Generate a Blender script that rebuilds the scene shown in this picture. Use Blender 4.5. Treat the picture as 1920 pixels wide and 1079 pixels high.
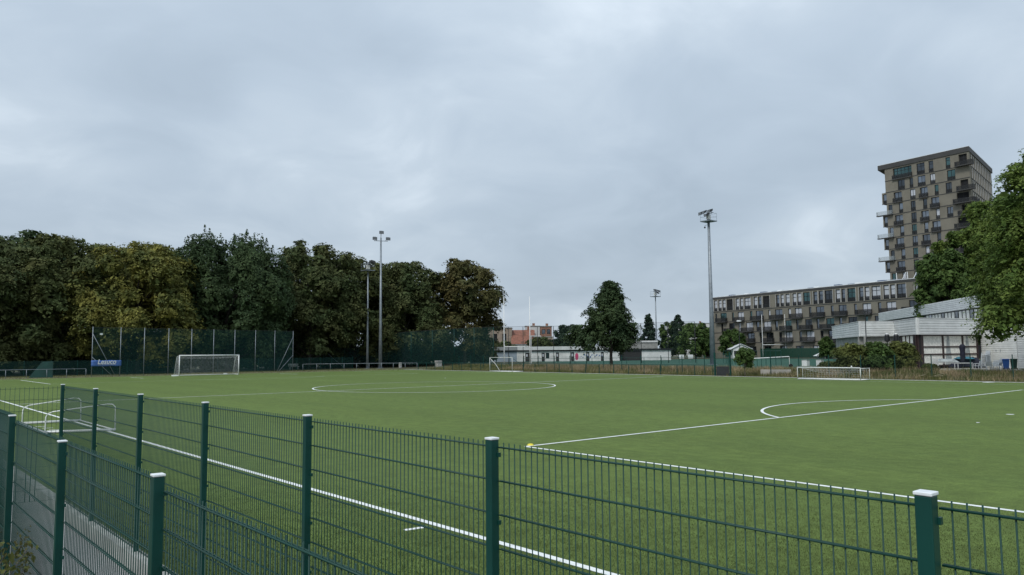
import bpy, math, random
import numpy as np
from mathutils import Vector, Matrix
R = math.radians
random.seed(7)
scene = bpy.context.scene
for o in list(bpy.data.objects): bpy.data.objects.remove(o)
col = scene.collection

# ------------------------------------------------------------------ camera
cam_d = bpy.data.cameras.new('camera'); cam = bpy.data.objects.new('camera', cam_d); col.objects.link(cam)
cam_d.sensor_width = 36; cam_d.lens = 1453.1/1920*36; cam_d.clip_start = .05; cam_d.clip_end = 3000
PITCH, ROLL, YAW = .08304, .00871, .70558
fw = Vector((math.sin(YAW)*math.cos(PITCH), math.cos(YAW)*math.cos(PITCH), math.sin(PITCH)))
r0 = Vector((math.cos(YAW), -math.sin(YAW), 0)); u0 = r0.cross(fw)
rt = r0*math.cos(ROLL) - u0*math.sin(ROLL); up = u0*math.cos(ROLL) + r0*math.sin(ROLL)
cam.matrix_world = Matrix(((rt.x, up.x, -fw.x, 0), (rt.y, up.y, -fw.y, 0), (rt.z, up.z, -fw.z, 2.579), (0, 0, 0, 1)))
scene.camera = cam

# ------------------------------------------------------------------ sky, sun, exposure
SUN_EL, SUN_AZ = 48, 250          # degrees; azimuth measured from +Y towards +X
world = bpy.data.worlds.new('World'); scene.world = world; world.use_nodes = True
nt = world.node_tree; N = nt.nodes; LK = nt.links
for n_ in list(N): N.remove(n_)
def nd(t, **k):
    n_ = N.new(t)
    for a, b in k.items(): setattr(n_, a, b)
    return n_
wo = nd('ShaderNodeOutputWorld'); bg = nd('ShaderNodeBackground'); bg.inputs[1].default_value = 1.0
sky = nd('ShaderNodeTexSky', sky_type='NISHITA'); sky.sun_disc = False
sky.sun_elevation = R(SUN_EL); sky.sun_rotation = R(SUN_AZ); sky.air_density = 1.3; sky.dust_density = 2.0
tc = nd('ShaderNodeTexCoord'); sp = nd('ShaderNodeSeparateXYZ'); LK.new(tc.outputs['Generated'], sp.inputs[0])
def mth(op, a, b=None, clamp=False):
    m = nd('ShaderNodeMath', operation=op); m.use_clamp = clamp
    for i, v in enumerate((a, b)):
        if v is None: continue
        if isinstance(v, (int, float)): m.inputs[i].default_value = v
        else: LK.new(v, m.inputs[i])
    return m.outputs[0]
zc = mth('MAXIMUM', sp.outputs[2], 0.0); den = mth('ADD', zc, .30)
cx = nd('ShaderNodeCombineXYZ'); LK.new(mth('DIVIDE', sp.outputs[0], den), cx.inputs[0]); LK.new(mth('DIVIDE', sp.outputs[1], den), cx.inputs[1])
def noise(scale, detail, rough, dist, off):
    mp = nd('ShaderNodeMapping'); mp.inputs['Location'].default_value = off; LK.new(cx.outputs[0], mp.inputs[0])
    t = nd('ShaderNodeTexNoise'); LK.new(mp.outputs[0], t.inputs['Vector'])
    for k, v in (('Scale', scale), ('Detail', detail), ('Roughness', rough), ('Distortion', dist)): t.inputs[k].default_value = v
    return t.outputs['Fac']
n1 = noise(1.15, 3, .45, .3, (3.1, 1.7, 0)); n2 = noise(3.2, 6, .52, .5, (7.3, 2.2, 4))
cl = mth('ADD', mth('MULTIPLY', n1, .62), mth('MULTIPLY', n2, .38))
ramp = nd('ShaderNodeValToRGB'); LK.new(cl, ramp.inputs[0]); cr = ramp.color_ramp
cr.elements[0].position = .34; cr.elements[0].color = (.375, .455, .545, 1)
cr.elements[1].position = .66; cr.elements[1].color = (.655, .74, .825, 1)
e = cr.elements.new(.47); e.color = (.435, .52, .615, 1)
e = cr.elements.new(.56); e.color = (.50, .585, .675, 1)
# overcast: the cloud deck brightens gently towards the zenith
gain = mth('ADD', mth('MULTIPLY', zc, .45), .93)
mulc = nd('ShaderNodeMixRGB', blend_type='MULTIPLY'); mulc.inputs[0].default_value = 1
LK.new(ramp.outputs[0], mulc.inputs[1]); LK.new(gain, mulc.inputs[2])
skm = nd('ShaderNodeMixRGB', blend_type='MULTIPLY'); skm.inputs[0].default_value = 1; skm.inputs[2].default_value = (.07, .07, .07, 1)
LK.new(sky.outputs[0], skm.inputs[1])
mixs = nd('ShaderNodeMixRGB'); mixs.inputs[0].default_value = .9; LK.new(skm.outputs[0], mixs.inputs[1]); LK.new(mulc.outputs[0], mixs.inputs[2])
LK.new(mixs.outputs[0], bg.inputs[0]); LK.new(bg.outputs[0], wo.inputs[0])
sd = bpy.data.lights.new('sun', 'SUN'); sd.energy = 1.5; sd.angle = R(14); sd.color = (1, .97, .92)
sun = bpy.data.objects.new('sun', sd); col.objects.link(sun)
sdir = Vector((math.sin(R(SUN_AZ))*math.cos(R(SUN_EL)), math.cos(R(SUN_AZ))*math.cos(R(SUN_EL)), math.sin(R(SUN_EL))))
sun.rotation_euler = sdir.to_track_quat('Z', 'Y').to_euler()
vs = scene.view_settings; vs.view_transform = 'Standard'; vs.look = 'None'; vs.exposure = .22; vs.gamma = 1; vs.use_curve_mapping = False
scene.render.engine = 'CYCLES'; scene.cycles.transparent_max_bounces = 24; scene.cycles.max_bounces = 6
scene.render.resolution_x = 1024; scene.render.resolution_y = 575

# ------------------------------------------------------------------ materials
MATS = {}
def mat(name, c, rough=.6, metal=0., var=0., vscale=1., c2=None, bump=0., bscale=40., spec=.5, sheen=0., isl=0., trans=0.):
    m = bpy.data.materials.new(name); m.use_nodes = True; MATS[name] = m
    t = m.node_tree; b = t.nodes['Principled BSDF']
    b.inputs['Base Color'].default_value = (*c, 1); b.inputs['Roughness'].default_value = rough
    b.inputs['Metallic'].default_value = metal; b.inputs['Specular IOR Level'].default_value = spec
    if sheen: b.inputs['Sheen Weight'].default_value = sheen; b.inputs['Sheen Tint'].default_value = (*[min(1, v*2.2) for v in c], 1); b.inputs['Sheen Roughness'].default_value = .5
    co = t.nodes.new('ShaderNodeTexCoord')
    out = None
    if var or c2:
        nz = t.nodes.new('ShaderNodeTexNoise'); nz.inputs['Scale'].default_value = vscale; nz.inputs['Detail'].default_value = 5
        t.links.new(co.outputs['Object'], nz.inputs['Vector'])
        rp = t.nodes.new('ShaderNodeValToRGB'); t.links.new(nz.outputs['Fac'], rp.inputs[0])
        a = [v*(1-var) for v in c]; bb = list(c2) if c2 else [min(1, v*(1+var)) for v in c]
        rp.color_ramp.elements[0].position = .35; rp.color_ramp.elements[0].color = (*a, 1)
        rp.color_ramp.elements[1].position = .65; rp.color_ramp.elements[1].color = (*bb, 1)
        out = rp.outputs[0]
    if isl:
        g = t.nodes.new('ShaderNodeNewGeometry'); hs = t.nodes.new('ShaderNodeHueSaturation')
        ml = t.nodes.new('ShaderNodeMath'); ml.operation = 'MULTIPLY_ADD'; ml.inputs[1].default_value = isl*2; ml.inputs[2].default_value = 1-isl
        t.links.new(g.outputs['Random Per Island'], ml.inputs[0]); t.links.new(ml.outputs[0], hs.inputs['Value'])
        if out: t.links.new(out, hs.inputs['Color'])
        else: hs.inputs['Color'].default_value = (*c, 1)
        out = hs.outputs[0]
    if out: t.links.new(out, b.inputs['Base Color'])
    if bump:
        nb = t.nodes.new('ShaderNodeTexNoise'); nb.inputs['Scale'].default_value = bscale; nb.inputs['Detail'].default_value = 4
        t.links.new(co.outputs['Object'], nb.inputs['Vector'])
        bp = t.nodes.new('ShaderNodeBump'); bp.inputs['Strength'].default_value = bump; bp.inputs['Distance'].default_value = .02
        t.links.new(nb.outputs['Fac'], bp.inputs['Height']); t.links.new(bp.outputs[0], b.inputs['Normal'])
    if trans:
        tr = t.nodes.new('ShaderNodeBsdfTranslucent'); mx = t.nodes.new('ShaderNodeMixShader'); mx.inputs[0].default_value = trans
        if out: t.links.new(out, tr.inputs[0])
        else: tr.inputs[0].default_value = (*c, 1)
        o_ = t.nodes['Material Output']; t.links.new(b.outputs[0], mx.inputs[1]); t.links.new(tr.outputs[0], mx.inputs[2]); t.links.new(mx.outputs[0], o_.inputs[0])
    return m
def netmat(name, c, cover):
    m = bpy.data.materials.new(name); m.use_nodes = True; MATS[name] = m
    t = m.node_tree; b = t.nodes['Principled BSDF']; b.inputs['Base Color'].default_value = (*c, 1); b.inputs['Roughness'].default_value = .8
    tr = t.nodes.new('ShaderNodeBsdfTransparent'); mx = t.nodes.new('ShaderNodeMixShader'); mx.inputs[0].default_value = cover
    t.links.new(tr.outputs[0], mx.inputs[1]); t.links.new(b.outputs[0], mx.inputs[2]); t.links.new(mx.outputs[0], t.nodes['Material Output'].inputs[0])
    return m
def turfmat(name, c):
    m = bpy.data.materials.new(name); m.use_nodes = True; MATS[name] = m
    t = m.node_tree; b = t.nodes['Principled BSDF']; b.inputs['Roughness'].default_value = .9; b.inputs['Specular IOR Level'].default_value = .12
    co = t.nodes.new('ShaderNodeTexCoord')
    def nz(sc, det, stretch=None):
        n_ = t.nodes.new('ShaderNodeTexNoise'); n_.inputs['Scale'].default_value = sc; n_.inputs['Detail'].default_value = det
        if stretch:
            mp = t.nodes.new('ShaderNodeMapping'); mp.inputs['Scale'].default_value = stretch
            t.links.new(co.outputs['Object'], mp.inputs[0]); t.links.new(mp.outputs[0], n_.inputs['Vector'])
        else: t.links.new(co.outputs['Object'], n_.inputs['Vector'])
        return n_.outputs['Fac']
    def ramp_(f, p0, p1, a, bb):
        r = t.nodes.new('ShaderNodeValToRGB'); t.links.new(f, r.inputs[0])
        r.color_ramp.elements[0].position = p0; r.color_ramp.elements[1].position = p1
        r.color_ramp.elements[0].color = (a, a, a, 1) if isinstance(a, float) else (*a, 1); r.color_ramp.elements[1].color = (bb, bb, bb, 1) if isinstance(bb, float) else (*bb, 1)
        return r.outputs[0]
    def mulm(a, bb):
        x = t.nodes.new('ShaderNodeMixRGB'); x.blend_type = 'MULTIPLY'; x.inputs[0].default_value = 1
        t.links.new(a, x.inputs[1]); t.links.new(bb, x.inputs[2]); return x.outputs[0]
    base = ramp_(nz(.9, 4, (1, .35, 1)), .3, .7, tuple(v*.9 for v in c), (c[0]*1.12, c[1]*1.06, c[2]*1.0))
    o = mulm(base, ramp_(nz(9, 4), .3, .7, .78, 1.2))
    o = mulm(o, ramp_(nz(55, 3), .34, .66, .55, 1.45))
    o = mulm(o, ramp_(nz(24, 3), .34, .66, .76, 1.24))
    o = mulm(o, ramp_(nz(.09, 3), .3, .7, .92, 1.08))
    o = mulm(o, ramp_(nz(3.2, 6, (1, .6, 1)), .36, .64, .80, 1.20))
    # worn lanes along the length of the pitch
    o = mulm(o, ramp_(nz(.35, 2, (1, .03, 1)), .35, .65, .90, 1.10))
    t.links.new(o, b.inputs['Base Color'])
    bp = t.nodes.new('ShaderNodeBump'); bp.inputs['Strength'].default_value = .55; bp.inputs['Distance'].default_value = .012
    t.links.new(nz(70, 3), bp.inputs['Height']); t.links.new(bp.outputs[0], b.inputs['Normal'])
    b.inputs['Sheen Weight'].default_value = .30; b.inputs['Sheen Tint'].default_value = (.47, .62, .20, 1); b.inputs['Sheen Roughness'].default_value = .55
    return m
def leafmat(name, c, c2, isl=.45, vs_=.25):
    return mat(name, c, .75, var=.0, vscale=vs_, c2=c2, isl=isl, spec=.18, trans=.22)
def glassmat(name, c, rough=.06):
    m = mat(name, c, rough, spec=.8); return m

turfmat('turf', (.068, .102, .025))
mat('line', (.78, .80, .78), .85, var=.08, vscale=6, spec=.1)
mat('line_worn', (.52, .62, .44), .9, var=.2, vscale=3, spec=.1)
mat('green', (.0035, .050, .040), .42, var=.12, vscale=3, spec=.4)
mat('green_wire', (.0035, .044, .032), .48, spec=.35)
mat('cap', (.80, .82, .83), .45, var=.06, vscale=20)
mat('gravel', (.37, .365, .36), .95, var=.4, vscale=60, bump=.8, bscale=70)
mat('soil', (.085, .072, .045), .95, var=.4, vscale=1.2, c2=(.115, .125, .05), bump=.4, bscale=12)
mat('dirt', (.20, .165, .105), .95, var=.35, vscale=.6, c2=(.17, .19, .08), bump=.3, bscale=10)
mat('kerb', (.40, .40, .37), .9, var=.2, vscale=3)
mat('paving', (.42, .40, .36), .9, var=.15, vscale=1.5)
mat('turf2', (.045, .105, .078), .95, var=.12, vscale=.3, spec=.1)
mat('white', (.78, .79, .78), .4, var=.05, vscale=5)
mat('dirty_white', (.62, .62, .58), .6, var=.2, vscale=3)
mat('galv', (.23, .26, .285), .45, metal=.35, var=.15, vscale=2)
mat('dark_metal', (.03, .033, .036), .45, var=.2, vscale=2)
mat('lamp_glass', (.10, .11, .12), .15, spec=.8)
netmat('net_green', (.018, .085, .078), .20)
netmat('net_thin', (.01, .03, .03), .10)
netmat('mesh_green', (.012, .07, .06), .24)
mat('cord', (.62, .64, .64), .8)
mat('bark', (.05, .042, .034), .95, var=.35, vscale=3, bump=.8, bscale=8)
mat('bark_pale', (.13, .11, .09), .95, var=.3, vscale=3, bump=.6, bscale=8)
leafmat('leaf_brown', (0.068, 0.097, 0.037), (0.106, 0.114, 0.044), .3)
leafmat('leaf_gold', (0.086, 0.108, 0.035), (0.237, 0.220, 0.053), .3, .42)
leafmat('leaf_dark', (0.046, 0.077, 0.034), (0.066, 0.099, 0.040), .3)
leafmat('leaf_olive', (0.077, 0.101, 0.037), (0.116, 0.123, 0.044), .3)
leafmat('leaf_mid', (0.064, 0.112, 0.034), (0.101, 0.157, 0.042), .3)
leafmat('leaf_right', (.080, .135, .032), (.150, .200, .045), .3, .5)
leafmat('leaf_cypress', (0.029, 0.055, 0.037), (0.044, 0.073, 0.044), .3)
leafmat('leaf_autumn', (0.079, 0.092, 0.036), (0.134, 0.114, 0.042), .3)
leafmat('leaf_hedge', (0.091, 0.120, 0.036), (0.176, 0.176, 0.051), .3)
leafmat('dry_grass', (.25, .195, .115), (.43, .34, .21), .35, .5)
leafmat('rough_grass', (.085, .11, .035), (.20, .18, .075), .4, .6)
mat('taupe', (.192, .176, .140), .85, var=.10, vscale=.35, bump=.12, bscale=6)
mat('taupe_dark', (.055, .054, .052), .7, var=.12, vscale=.5)
mat('reveal', (.42, .41, .39), .7)
mat('frame_dark', (.012, .013, .015), .5)
mat('glass', (.17, .19, .215), .08, metal=.85, var=.35, vscale=.4); mat('glass_green', (.07, .13, .13), .12, metal=.8, var=.3, vscale=.4); mat('curtain', (.50, .52, .56), .35, spec=.8, var=.1, vscale=4)
netmat('balcony_glass', (.022, .024, .026), .58)
netmat('balcony_pale', (.36, .40, .41), .32)
mat('interior', (.012, .012, .013), .9)
mat('roof_white', (.72, .74, .75), .6)
mat('corrugated', (.68, .69, .68), .45, var=.07, vscale=1.2, metal=.1)
mat('corr_white', (.80, .80, .77), .5, var=.06, vscale=1.5)
mat('maroon', (.035, .018, .018), .5)
mat('sheer', (.78, .77, .71), .8, var=.16, vscale=5)
mat('wall_white', (.72, .72, .70), .8, var=.12, vscale=.8)
mat('wall_pale_blue', (.30, .36, .42), .8, var=.1, vscale=.8)
mat('roof_grey', (.26, .28, .285), .7, var=.1, vscale=.6)
mat('brick', (.25, .135, .095), .9, var=.25, vscale=1.5)
mat('brick_pale', (.30, .24, .19), .9, var=.2, vscale=1.5)
mat('tile_red', (.24, .10, .065), .85, var=.25, vscale=2)
mat('concrete', (.32, .32, .30), .9, var=.2, vscale=1.5)
mat('house_white', (.58, .585, .57), .85, var=.06, vscale=.6)
mat('door_dark', (.03, .026, .026), .5)
mat('pink_paint', (.55, .06, .16), .7); mat('blue_paint', (.05, .13, .30), .7)
mat('banner_blue', (.07, .16, .45), .6, var=.12, vscale=1.2)
mat('bin_blue', (.03, .12, .42), .45); mat('bin_green', (.012, .05, .03), .45)
mat('yellow', (.75, .62, .04), .5)
mat('navy', (.012, .014, .03), .8, var=.3, vscale=6)
mat('tarp_grey', (.33, .36, .36), .6, var=.25, vscale=3); mat('tarp_teal', (.03, .16, .22), .6, var=.4, vscale=4)
mat('plastic_white', (.74, .75, .75), .35)
mat('rubber', (.01, .01, .01), .7)
mat('shed_green', (.006, .045, .038), .6, var=.2, vscale=1)
mat('solar', (.05, .08, .16), .15, spec=.8)
mat('straw', (.42, .36, .24), .9)

# ------------------------------------------------------------------ builders
class MB:
    def __init__(s): s.v = []; s.f = []
    def hexa(s, P):
        b = len(s.v); s.v += [tuple(p) for p in P]
        s.f += [tuple(b+i for i in q) for q in ((0, 3, 2, 1), (4, 5, 6, 7), (0, 1, 5, 4), (1, 2, 6, 5), (2, 3, 7, 6), (3, 0, 4, 7))]; return s
    def box(s, a, b):
        (x0, y0, z0), (x1, y1, z1) = a, b
        return s.hexa([(x0, y0, z0), (x1, y0, z0), (x1, y1, z0), (x0, y1, z0), (x0, y0, z1), (x1, y0, z1), (x1, y1, z1), (x0, y1, z1)])
    def fbox(s, O, u, n, a, b, d0, d1, z0, z1):           # box in a facade frame: along u, out along n
        P = []
        for z in (z0, z1):
            for (q, d) in ((a, d0), (b, d0), (b, d1), (a, d1)):
                P.append((O[0]+u[0]*q+n[0]*d, O[1]+u[1]*q+n[1]*d, z))
        return s.hexa(P)
    def beam(s, p, q, w, h):
        p, q = Vector(p), Vector(q); d = (q-p).normalized(); a = d.cross(Vector((0, 0, 1)))
        if a.length < 1e-4: a = Vector((1, 0, 0))
        a.normalize(); b = a.cross(d); P = []
        for c in (p, q):
            for (i, j) in ((-1, -1), (1, -1), (1, 1), (-1, 1)): P.append(c+a*(w/2*i)+b*(h/2*j))
        return s.hexa(P)
    def tube(s, pts, r, n=8, r1=None, cap=True):
        pts = [Vector(p) for p in pts]; m = len(pts); b = len(s.v); ref = None
        for i, p in enumerate(pts):
            d = (pts[min(i+1, m-1)]-pts[max(i-1, 0)]).normalized()
            if ref is None: ref = Vector((0, 0, 1)) if abs(d.z) < .9 else Vector((1, 0, 0))
            a = d.cross(ref).normalized(); c = a.cross(d); 
            rr = r if r1 is None else r+(r1-r)*i/(m-1)
            for k in range(n):
                t = 2*math.pi*k/n; s.v.append(tuple(p+a*(rr*math.cos(t))+c*(rr*math.sin(t))))
        for i in range(m-1):
            for k in range(n): s.f.append((b+i*n+k, b+i*n+(k+1) % n, b+(i+1)*n+(k+1) % n, b+(i+1)*n+k))
        if cap: s.f.append(tuple(b+k for k in range(n))[::-1]); s.f.append(tuple(b+(m-1)*n+k for k in range(n)))
        return s
    def lathe(s, c, prof, n=16):
        b = len(s.v)
        for (r, z) in prof:
            for k in range(n): t = 2*math.pi*k/n; s.v.append((c[0]+r*math.cos(t), c[1]+r*math.sin(t), c[2]+z))
        for i in range(len(prof)-1):
            for k in range(n): s.f.append((b+i*n+k, b+i*n+(k+1) % n, b+(i+1)*n+(k+1) % n, b+(i+1)*n+k))
        s.f.append(tuple(b+k for k in range(n))[::-1]); s.f.append(tuple(b+(len(prof)-1)*n+k for k in range(n))); return s
    def quad(s, *P): b = len(s.v); s.v += [tuple(p) for p in P]; s.f.append(tuple(range(b, b+len(P)))); return s
    def build(s, name, m, parent=None, smooth=False):
        me = bpy.data.meshes.new(name); me.from_pydata(s.v, [], s.f); me.update()
        if smooth: me.polygons.foreach_set('use_smooth', [True]*len(me.polygons))
        me.materials.append(MATS[m] if isinstance(m, str) else m)
        o = bpy.data.objects.new(name, me); col.objects.link(o)
        if parent: o.parent = parent; o.matrix_parent_inverse = parent.matrix_world.inverted() if False else Matrix.Translation(-Vector(parent.location)) if parent.type == 'EMPTY' else Matrix.Identity(4)
        return o
def tag(o, label=None, cat=None, group=None, kind=None):
    for k, v in (('label', label), ('category', cat), ('group', group), ('kind', kind)):
        if v: o[k] = v
    return o
def thing(name, label, cat, loc, group=None):
    o = bpy.data.objects.new(name, None); o.location = loc; o.empty_display_size = .2; col.objects.link(o)
    return tag(o, label, cat, group)
def share(src, name, parent, mat4=None):
    o = bpy.data.objects.new(name, src.data); col.objects.link(o); o.parent = parent
    o.matrix_parent_inverse = src.matrix_parent_inverse.copy(); return o
def copy_tree(o, parent=None):
    c = o.copy(); col.objects.link(c); c.parent = parent
    for ch in o.children: copy_tree(ch, c)
    return c
V2 = lambda a: np.array(a, float)

# ------------------------------------------------------------------ ground
def hgt(x, y):
    if x < 3.02: return -.215
    t = min(1, max(0, (x-68.0)/5.0)); t = t*t*(3-2*t)
    f = min(1, max(0, (112-y)/10))           # level with the pitch behind the far goal
    return -.03+.45*t*max(f, min(1, max(0, (x-80)/10)))
xs = sorted(set([-1500, -300, -60, -10, 0, 1, 2.0, 3.0, 3.04, 10, 30, 50, 60]+[62+i*.5 for i in range(32)]+[80, 85, 90, 100, 150, 250, 400, 800, 1600]))
ys = [-1200, -300, -100, -40, -20, 0, 10, 20, 30, 40, 50, 60, 70, 80, 90, 96, 100, 102, 104, 106, 108, 110, 112, 115, 120, 140, 180, 260, 500, 1600]
g = MB(); W_ = len(ys)
rg = random.Random(3)
for x in xs:
    for y in ys: g.v.append((x, y, hgt(x, y)))
for i in range(len(xs)-1):
    for j in range(len(ys)-1): g.f.append((i*W_+j, (i+1)*W_+j, (i+1)*W_+j+1, i*W_+j+1))
tag(g.build('ground', 'soil', smooth=False), kind='structure')
T, FW_, YH, LH = 6.83, 54.98, 49.4, 49.35
X2 = T+FW_; YP, YG = YH-LH+16.5-.4+.05, YH+LH; YP = 16.11; XM = T+FW_/2
pm = MB(); nx = 12
pm.box((3.06, -40, -.12), (65.6, 103.2, 0))
pitch = tag(pm.build('football_pitch', 'turf'), kind='structure')
dm = MB(); dm.quad((6, 103.25, .0), (66, 103.25, .0), (66, 113, .0), (6, 113, .0)); tag(dm.build('dirt_strip', 'dirt'), kind='structure')
gm = MB(); gm.quad((1.0, -20, -.2), (2.96, -20, -.2), (2.96, 40, -.2), (1.0, 40, -.2)); tag(gm.build('gravel_path', 'gravel'), kind='structure')
kb = MB(); kb.box((2.9, -20, -.21), (3.06, 60, .005)); tag(kb.build('kerb', 'kerb'), kind='structure')
kb = MB(); kb.box((65.6, -20, -.12), (66.0, 103.2, .03)); tag(kb.build('kerb', 'kerb'), kind='structure')
pv = MB(); pv.quad((73.5, 30, .43), (79.5, 30, .43), (79.5, 62, .43), (73.5, 62, .43)); tag(pv.build('paved_path', 'paving'), kind='structure')
s2 = MB(); s2.quad((80, 48, .44), (150, 30, .44), (178, 112, .44), (112, 132, .44)); tag(s2.build('second_pitch', 'turf2'), kind='structure')

Z = .005
def strip(name, a, b, w=.12, m='line', z=Z):
    a, b = V2(a), V2(b); d = (b-a)/np.linalg.norm(b-a); p = V2((-d[1], d[0]))*w/2
    k = max(1, int(np.linalg.norm(b-a)/6)); q = MB()
    for i in range(k):
        s_, t_ = a+(b-a)*i/k, a+(b-a)*(i+1)/k
        q.quad((*(s_-p), z), (*(t_-p), z), (*(t_+p), z), (*(s_+p), z))
    return q.build(name, m, pitch)
def arc(name, c, r, a0, a1, w=.12, m='line', z=Z+.004):
    q = MB(); k = 64
    for i in range(k):
        A, B = a0+(a1-a0)*i/k, a0+(a1-a0)*(i+1)/k
        f = lambda t, rr: (c[0]+rr*math.cos(t), c[1]+rr*math.sin(t), z)
        q.quad(f(A, r-w/2), f(A, r+w/2), f(B, r+w/2), f(B, r-w/2))
    return q.build(name, m, pitch)
strip('touch_line', (T, -30), (T, YG)); strip('touch_line', (X2, -30), (X2, YG), m='line_worn')
strip('halfway_line', (T, YH), (X2, YH), z=Z+.004); arc('centre_circle', (XM, YH), 9.15, 0, 2*math.pi, z=Z+.008)
x1, x2 = XM-20.16, XM+20.16
strip('penalty_area_line', (x1, YP), (x2, YP), z=Z+.004); strip('penalty_area_line', (x1, YP), (x1, -5)); strip('penalty_area_line', (x2, YP), (x2, -5))
h = math.asin(5.5/9.15); arc('penalty_arc', (XM, YP-5.5), 9.15, h, math.pi-h, z=Z+.008)
ps = MB(); ps.lathe((XM, YP-5.5, Z), [(.14, 0), (.14, .003)], 20); ps.build('penalty_spot', 'line', pitch)
strip('penalty_area_line', (x1, YG-16.5), (x2, YG-16.5), m='line_worn', z=Z+.004); strip('penalty_area_line', (x1, YG-16.5), (x1, YG)); strip('penalty_area_line', (x2, YG-16.5), (x2, YG), m='line_worn')
arc('penalty_arc', (XM, YG-11), 9.15, math.pi+h, 2*math.pi-h, m='line_worn', z=Z+.008)
strip('goal_line', (T, YG), (X2, YG), m='line_worn', z=Z+.006)
strip('goal_area_line', (XM-9.16, YG-5.5), (XM+9.16, YG-5.5), m='line_worn'); strip('goal_area_line', (XM-9.16, YG-5.5), (XM-9.16, YG)); strip('goal_area_line', (XM+9.16, YG-5.5), (XM+9.16, YG))
strip('technical_mark', (6.28, 9.84), (6.66, 9.79), w=.10)
for i in range(4): strip('technical_mark', (5.30+.06*i, 33.2-.9*i), (5.62+.06*i, 33.1-.9*i), w=.09)

# ------------------------------------------------------------------ near fences
def mesh_panel(parent, a, b, ztop, height, pitch_=.05, tip=.03, rr=.0045, vr=.0034, double=True):
    a, b = V2(a), V2(b); L_ = np.linalg.norm(b-a); d = (b-a)/L_; p = V2((-d[1], d[0]))*.007
    n_ = int(L_/pitch_); off = (L_-(n_-1)*pitch_)/2; q = MB()
    zb = ztop-height
    for i in range(n_):
        c = a+d*(off+i*pitch_); q.tube([(c[0], c[1], zb), (c[0], c[1], ztop)], vr, 6)
    pn = q.build('wire_panel', 'green_wire', parent, True)
    z = ztop-tip
    while z > zb:
        r_ = MB()
        for s_ in ((1, -1) if double else (1,)):
            e0, e1 = a+p*s_, b+p*s_
            r_.tube([(e0[0], e0[1], z), (e1[0], e1[1], z)], rr, 6)
        r_.build('rail', 'green_wire', pn, True) if False else child(r_, 'rail', 'green_wire', pn)
        z -= .2
    return pn
def child(mb, name, m, part, smooth=True):
    o = mb.build(name, m, None, smooth); o.parent = part; o.matrix_parent_inverse = part.matrix_parent_inverse.copy()
    o.matrix_parent_inverse = Matrix.Identity(4)
    # part carries an identity basis; world = parent.world * basis, so compensate for the thing's own origin
    return o
def place_sub(o): return o
def post(parent, x, y, ztop, zbot, w=.06, dpt=.058):
    q = MB(); q.box((x-dpt/2, y-w/2, zbot), (x+dpt/2, y+w/2, ztop)); po = q.build('post', 'green', parent)
    bv = po.modifiers.new('bevel', 'BEVEL'); bv.width = .004; bv.segments = 2
    c = MB(); e_ = .003; c.box((x-dpt/2-e_, y-w/2-e_, ztop+.001), (x+dpt/2+e_, y+w/2+e_, ztop+.014)); co = child(c, 'cap', 'cap', po, False)
    bv = co.modifiers.new('bevel', 'BEVEL'); bv.width = .003; bv.segments = 2
    for k, zz in enumerate((ztop-.09, ztop-.49, ztop-.89, ztop-1.29)):
        if zz > zbot: c = MB(); c.box((x+.016, y-w/2-.010, zz-.013), (x+dpt/2+.008, y-w/2, zz+.013)); child(c, 'clamp', 'green', po, False)
    return po
XI, XO = 2.99, 1.31
fi = thing('mesh_fence', 'dark green double wire mesh fence along the near touchline of the pitch', 'fence', (XI, 4, -.2))
py = [1.21+2.5*i for i in range(-3, 7)]
for y in py: post(fi, XI, y, 2.05, -.2)
for a, b in zip(py[:-1], py[1:]): mesh_panel(fi, (XI+.03, a+.035), (XI+.03, b-.035), 2.035, 2.03)
yc = py[-1]
mesh_panel(fi, (XI-.03, yc+.02), (XI-2.5, yc+.35), 2.03, 2.03, pitch_=.0725, rr=.003, vr=.0032, double=False); post(fi, XI-2.53, yc+.36, 2.05, -.2)
fo = thing('mesh_fence', 'dark green mesh fence nearest the viewer, on the outer side of the gravel path', 'fence', (XO, 4, -.2))
oy = [4.53+2.51*i for i in range(-3, 5)]
oz = [1.88, 1.88, 1.88, 1.92, 1.90, 1.96, 2.05, 2.12]
for y, z in zip(oy, oz): post(fo, XO, y, z, -.2)
pz = [1.86, 1.86, 1.87, 1.915, 1.925, 1.98, 2.06]
for a, b, z in zip(oy[:-1], oy[1:], pz): mesh_panel(fo, (XO+.028, a+.035), (XO+.028, b-.035), z, 2.0)

# ------------------------------------------------------------------ vegetation
def leaves_mesh(name, P, Nn, size, rng, aspect=.55, jit=.38, big=None):
    n = len(P); nr = Nn+rng.normal(0, jit, (n, 3)); nr /= np.linalg.norm(nr, axis=1)[:, None]
    a = rng.normal(0, 1, (n, 3)); a[:, 2] -= .35; a -= nr*(a*nr).sum(1)[:, None]; a /= np.linalg.norm(a, axis=1)[:, None]; b = np.cross(nr, a)
    s = size*rng.uniform(.6, 1.35, n)[:, None]*(1 if big is None else np.where(big, 2.3, 1.)[:, None])
    v = np.empty((n, 4, 3)); v[:, 0] = P-a*s*.5; v[:, 1] = P+b*s*aspect*.5+a*s*.08; v[:, 2] = P+a*s*.5-nr*s*.12; v[:, 3] = P-b*s*aspect*.5+a*s*.08
    me = bpy.data.meshes.new(name); me.vertices.add(n*4); me.vertices.foreach_set('co', v.ravel())
    me.loops.add(n*4); me.loops.foreach_set('vertex_index', np.arange(n*4, dtype=np.int32))
    me.polygons.add(n); me.polygons.foreach_set('loop_start', np.arange(0, n*4, 4, dtype=np.int32))
    me.update(); me.validate(); return me
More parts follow.
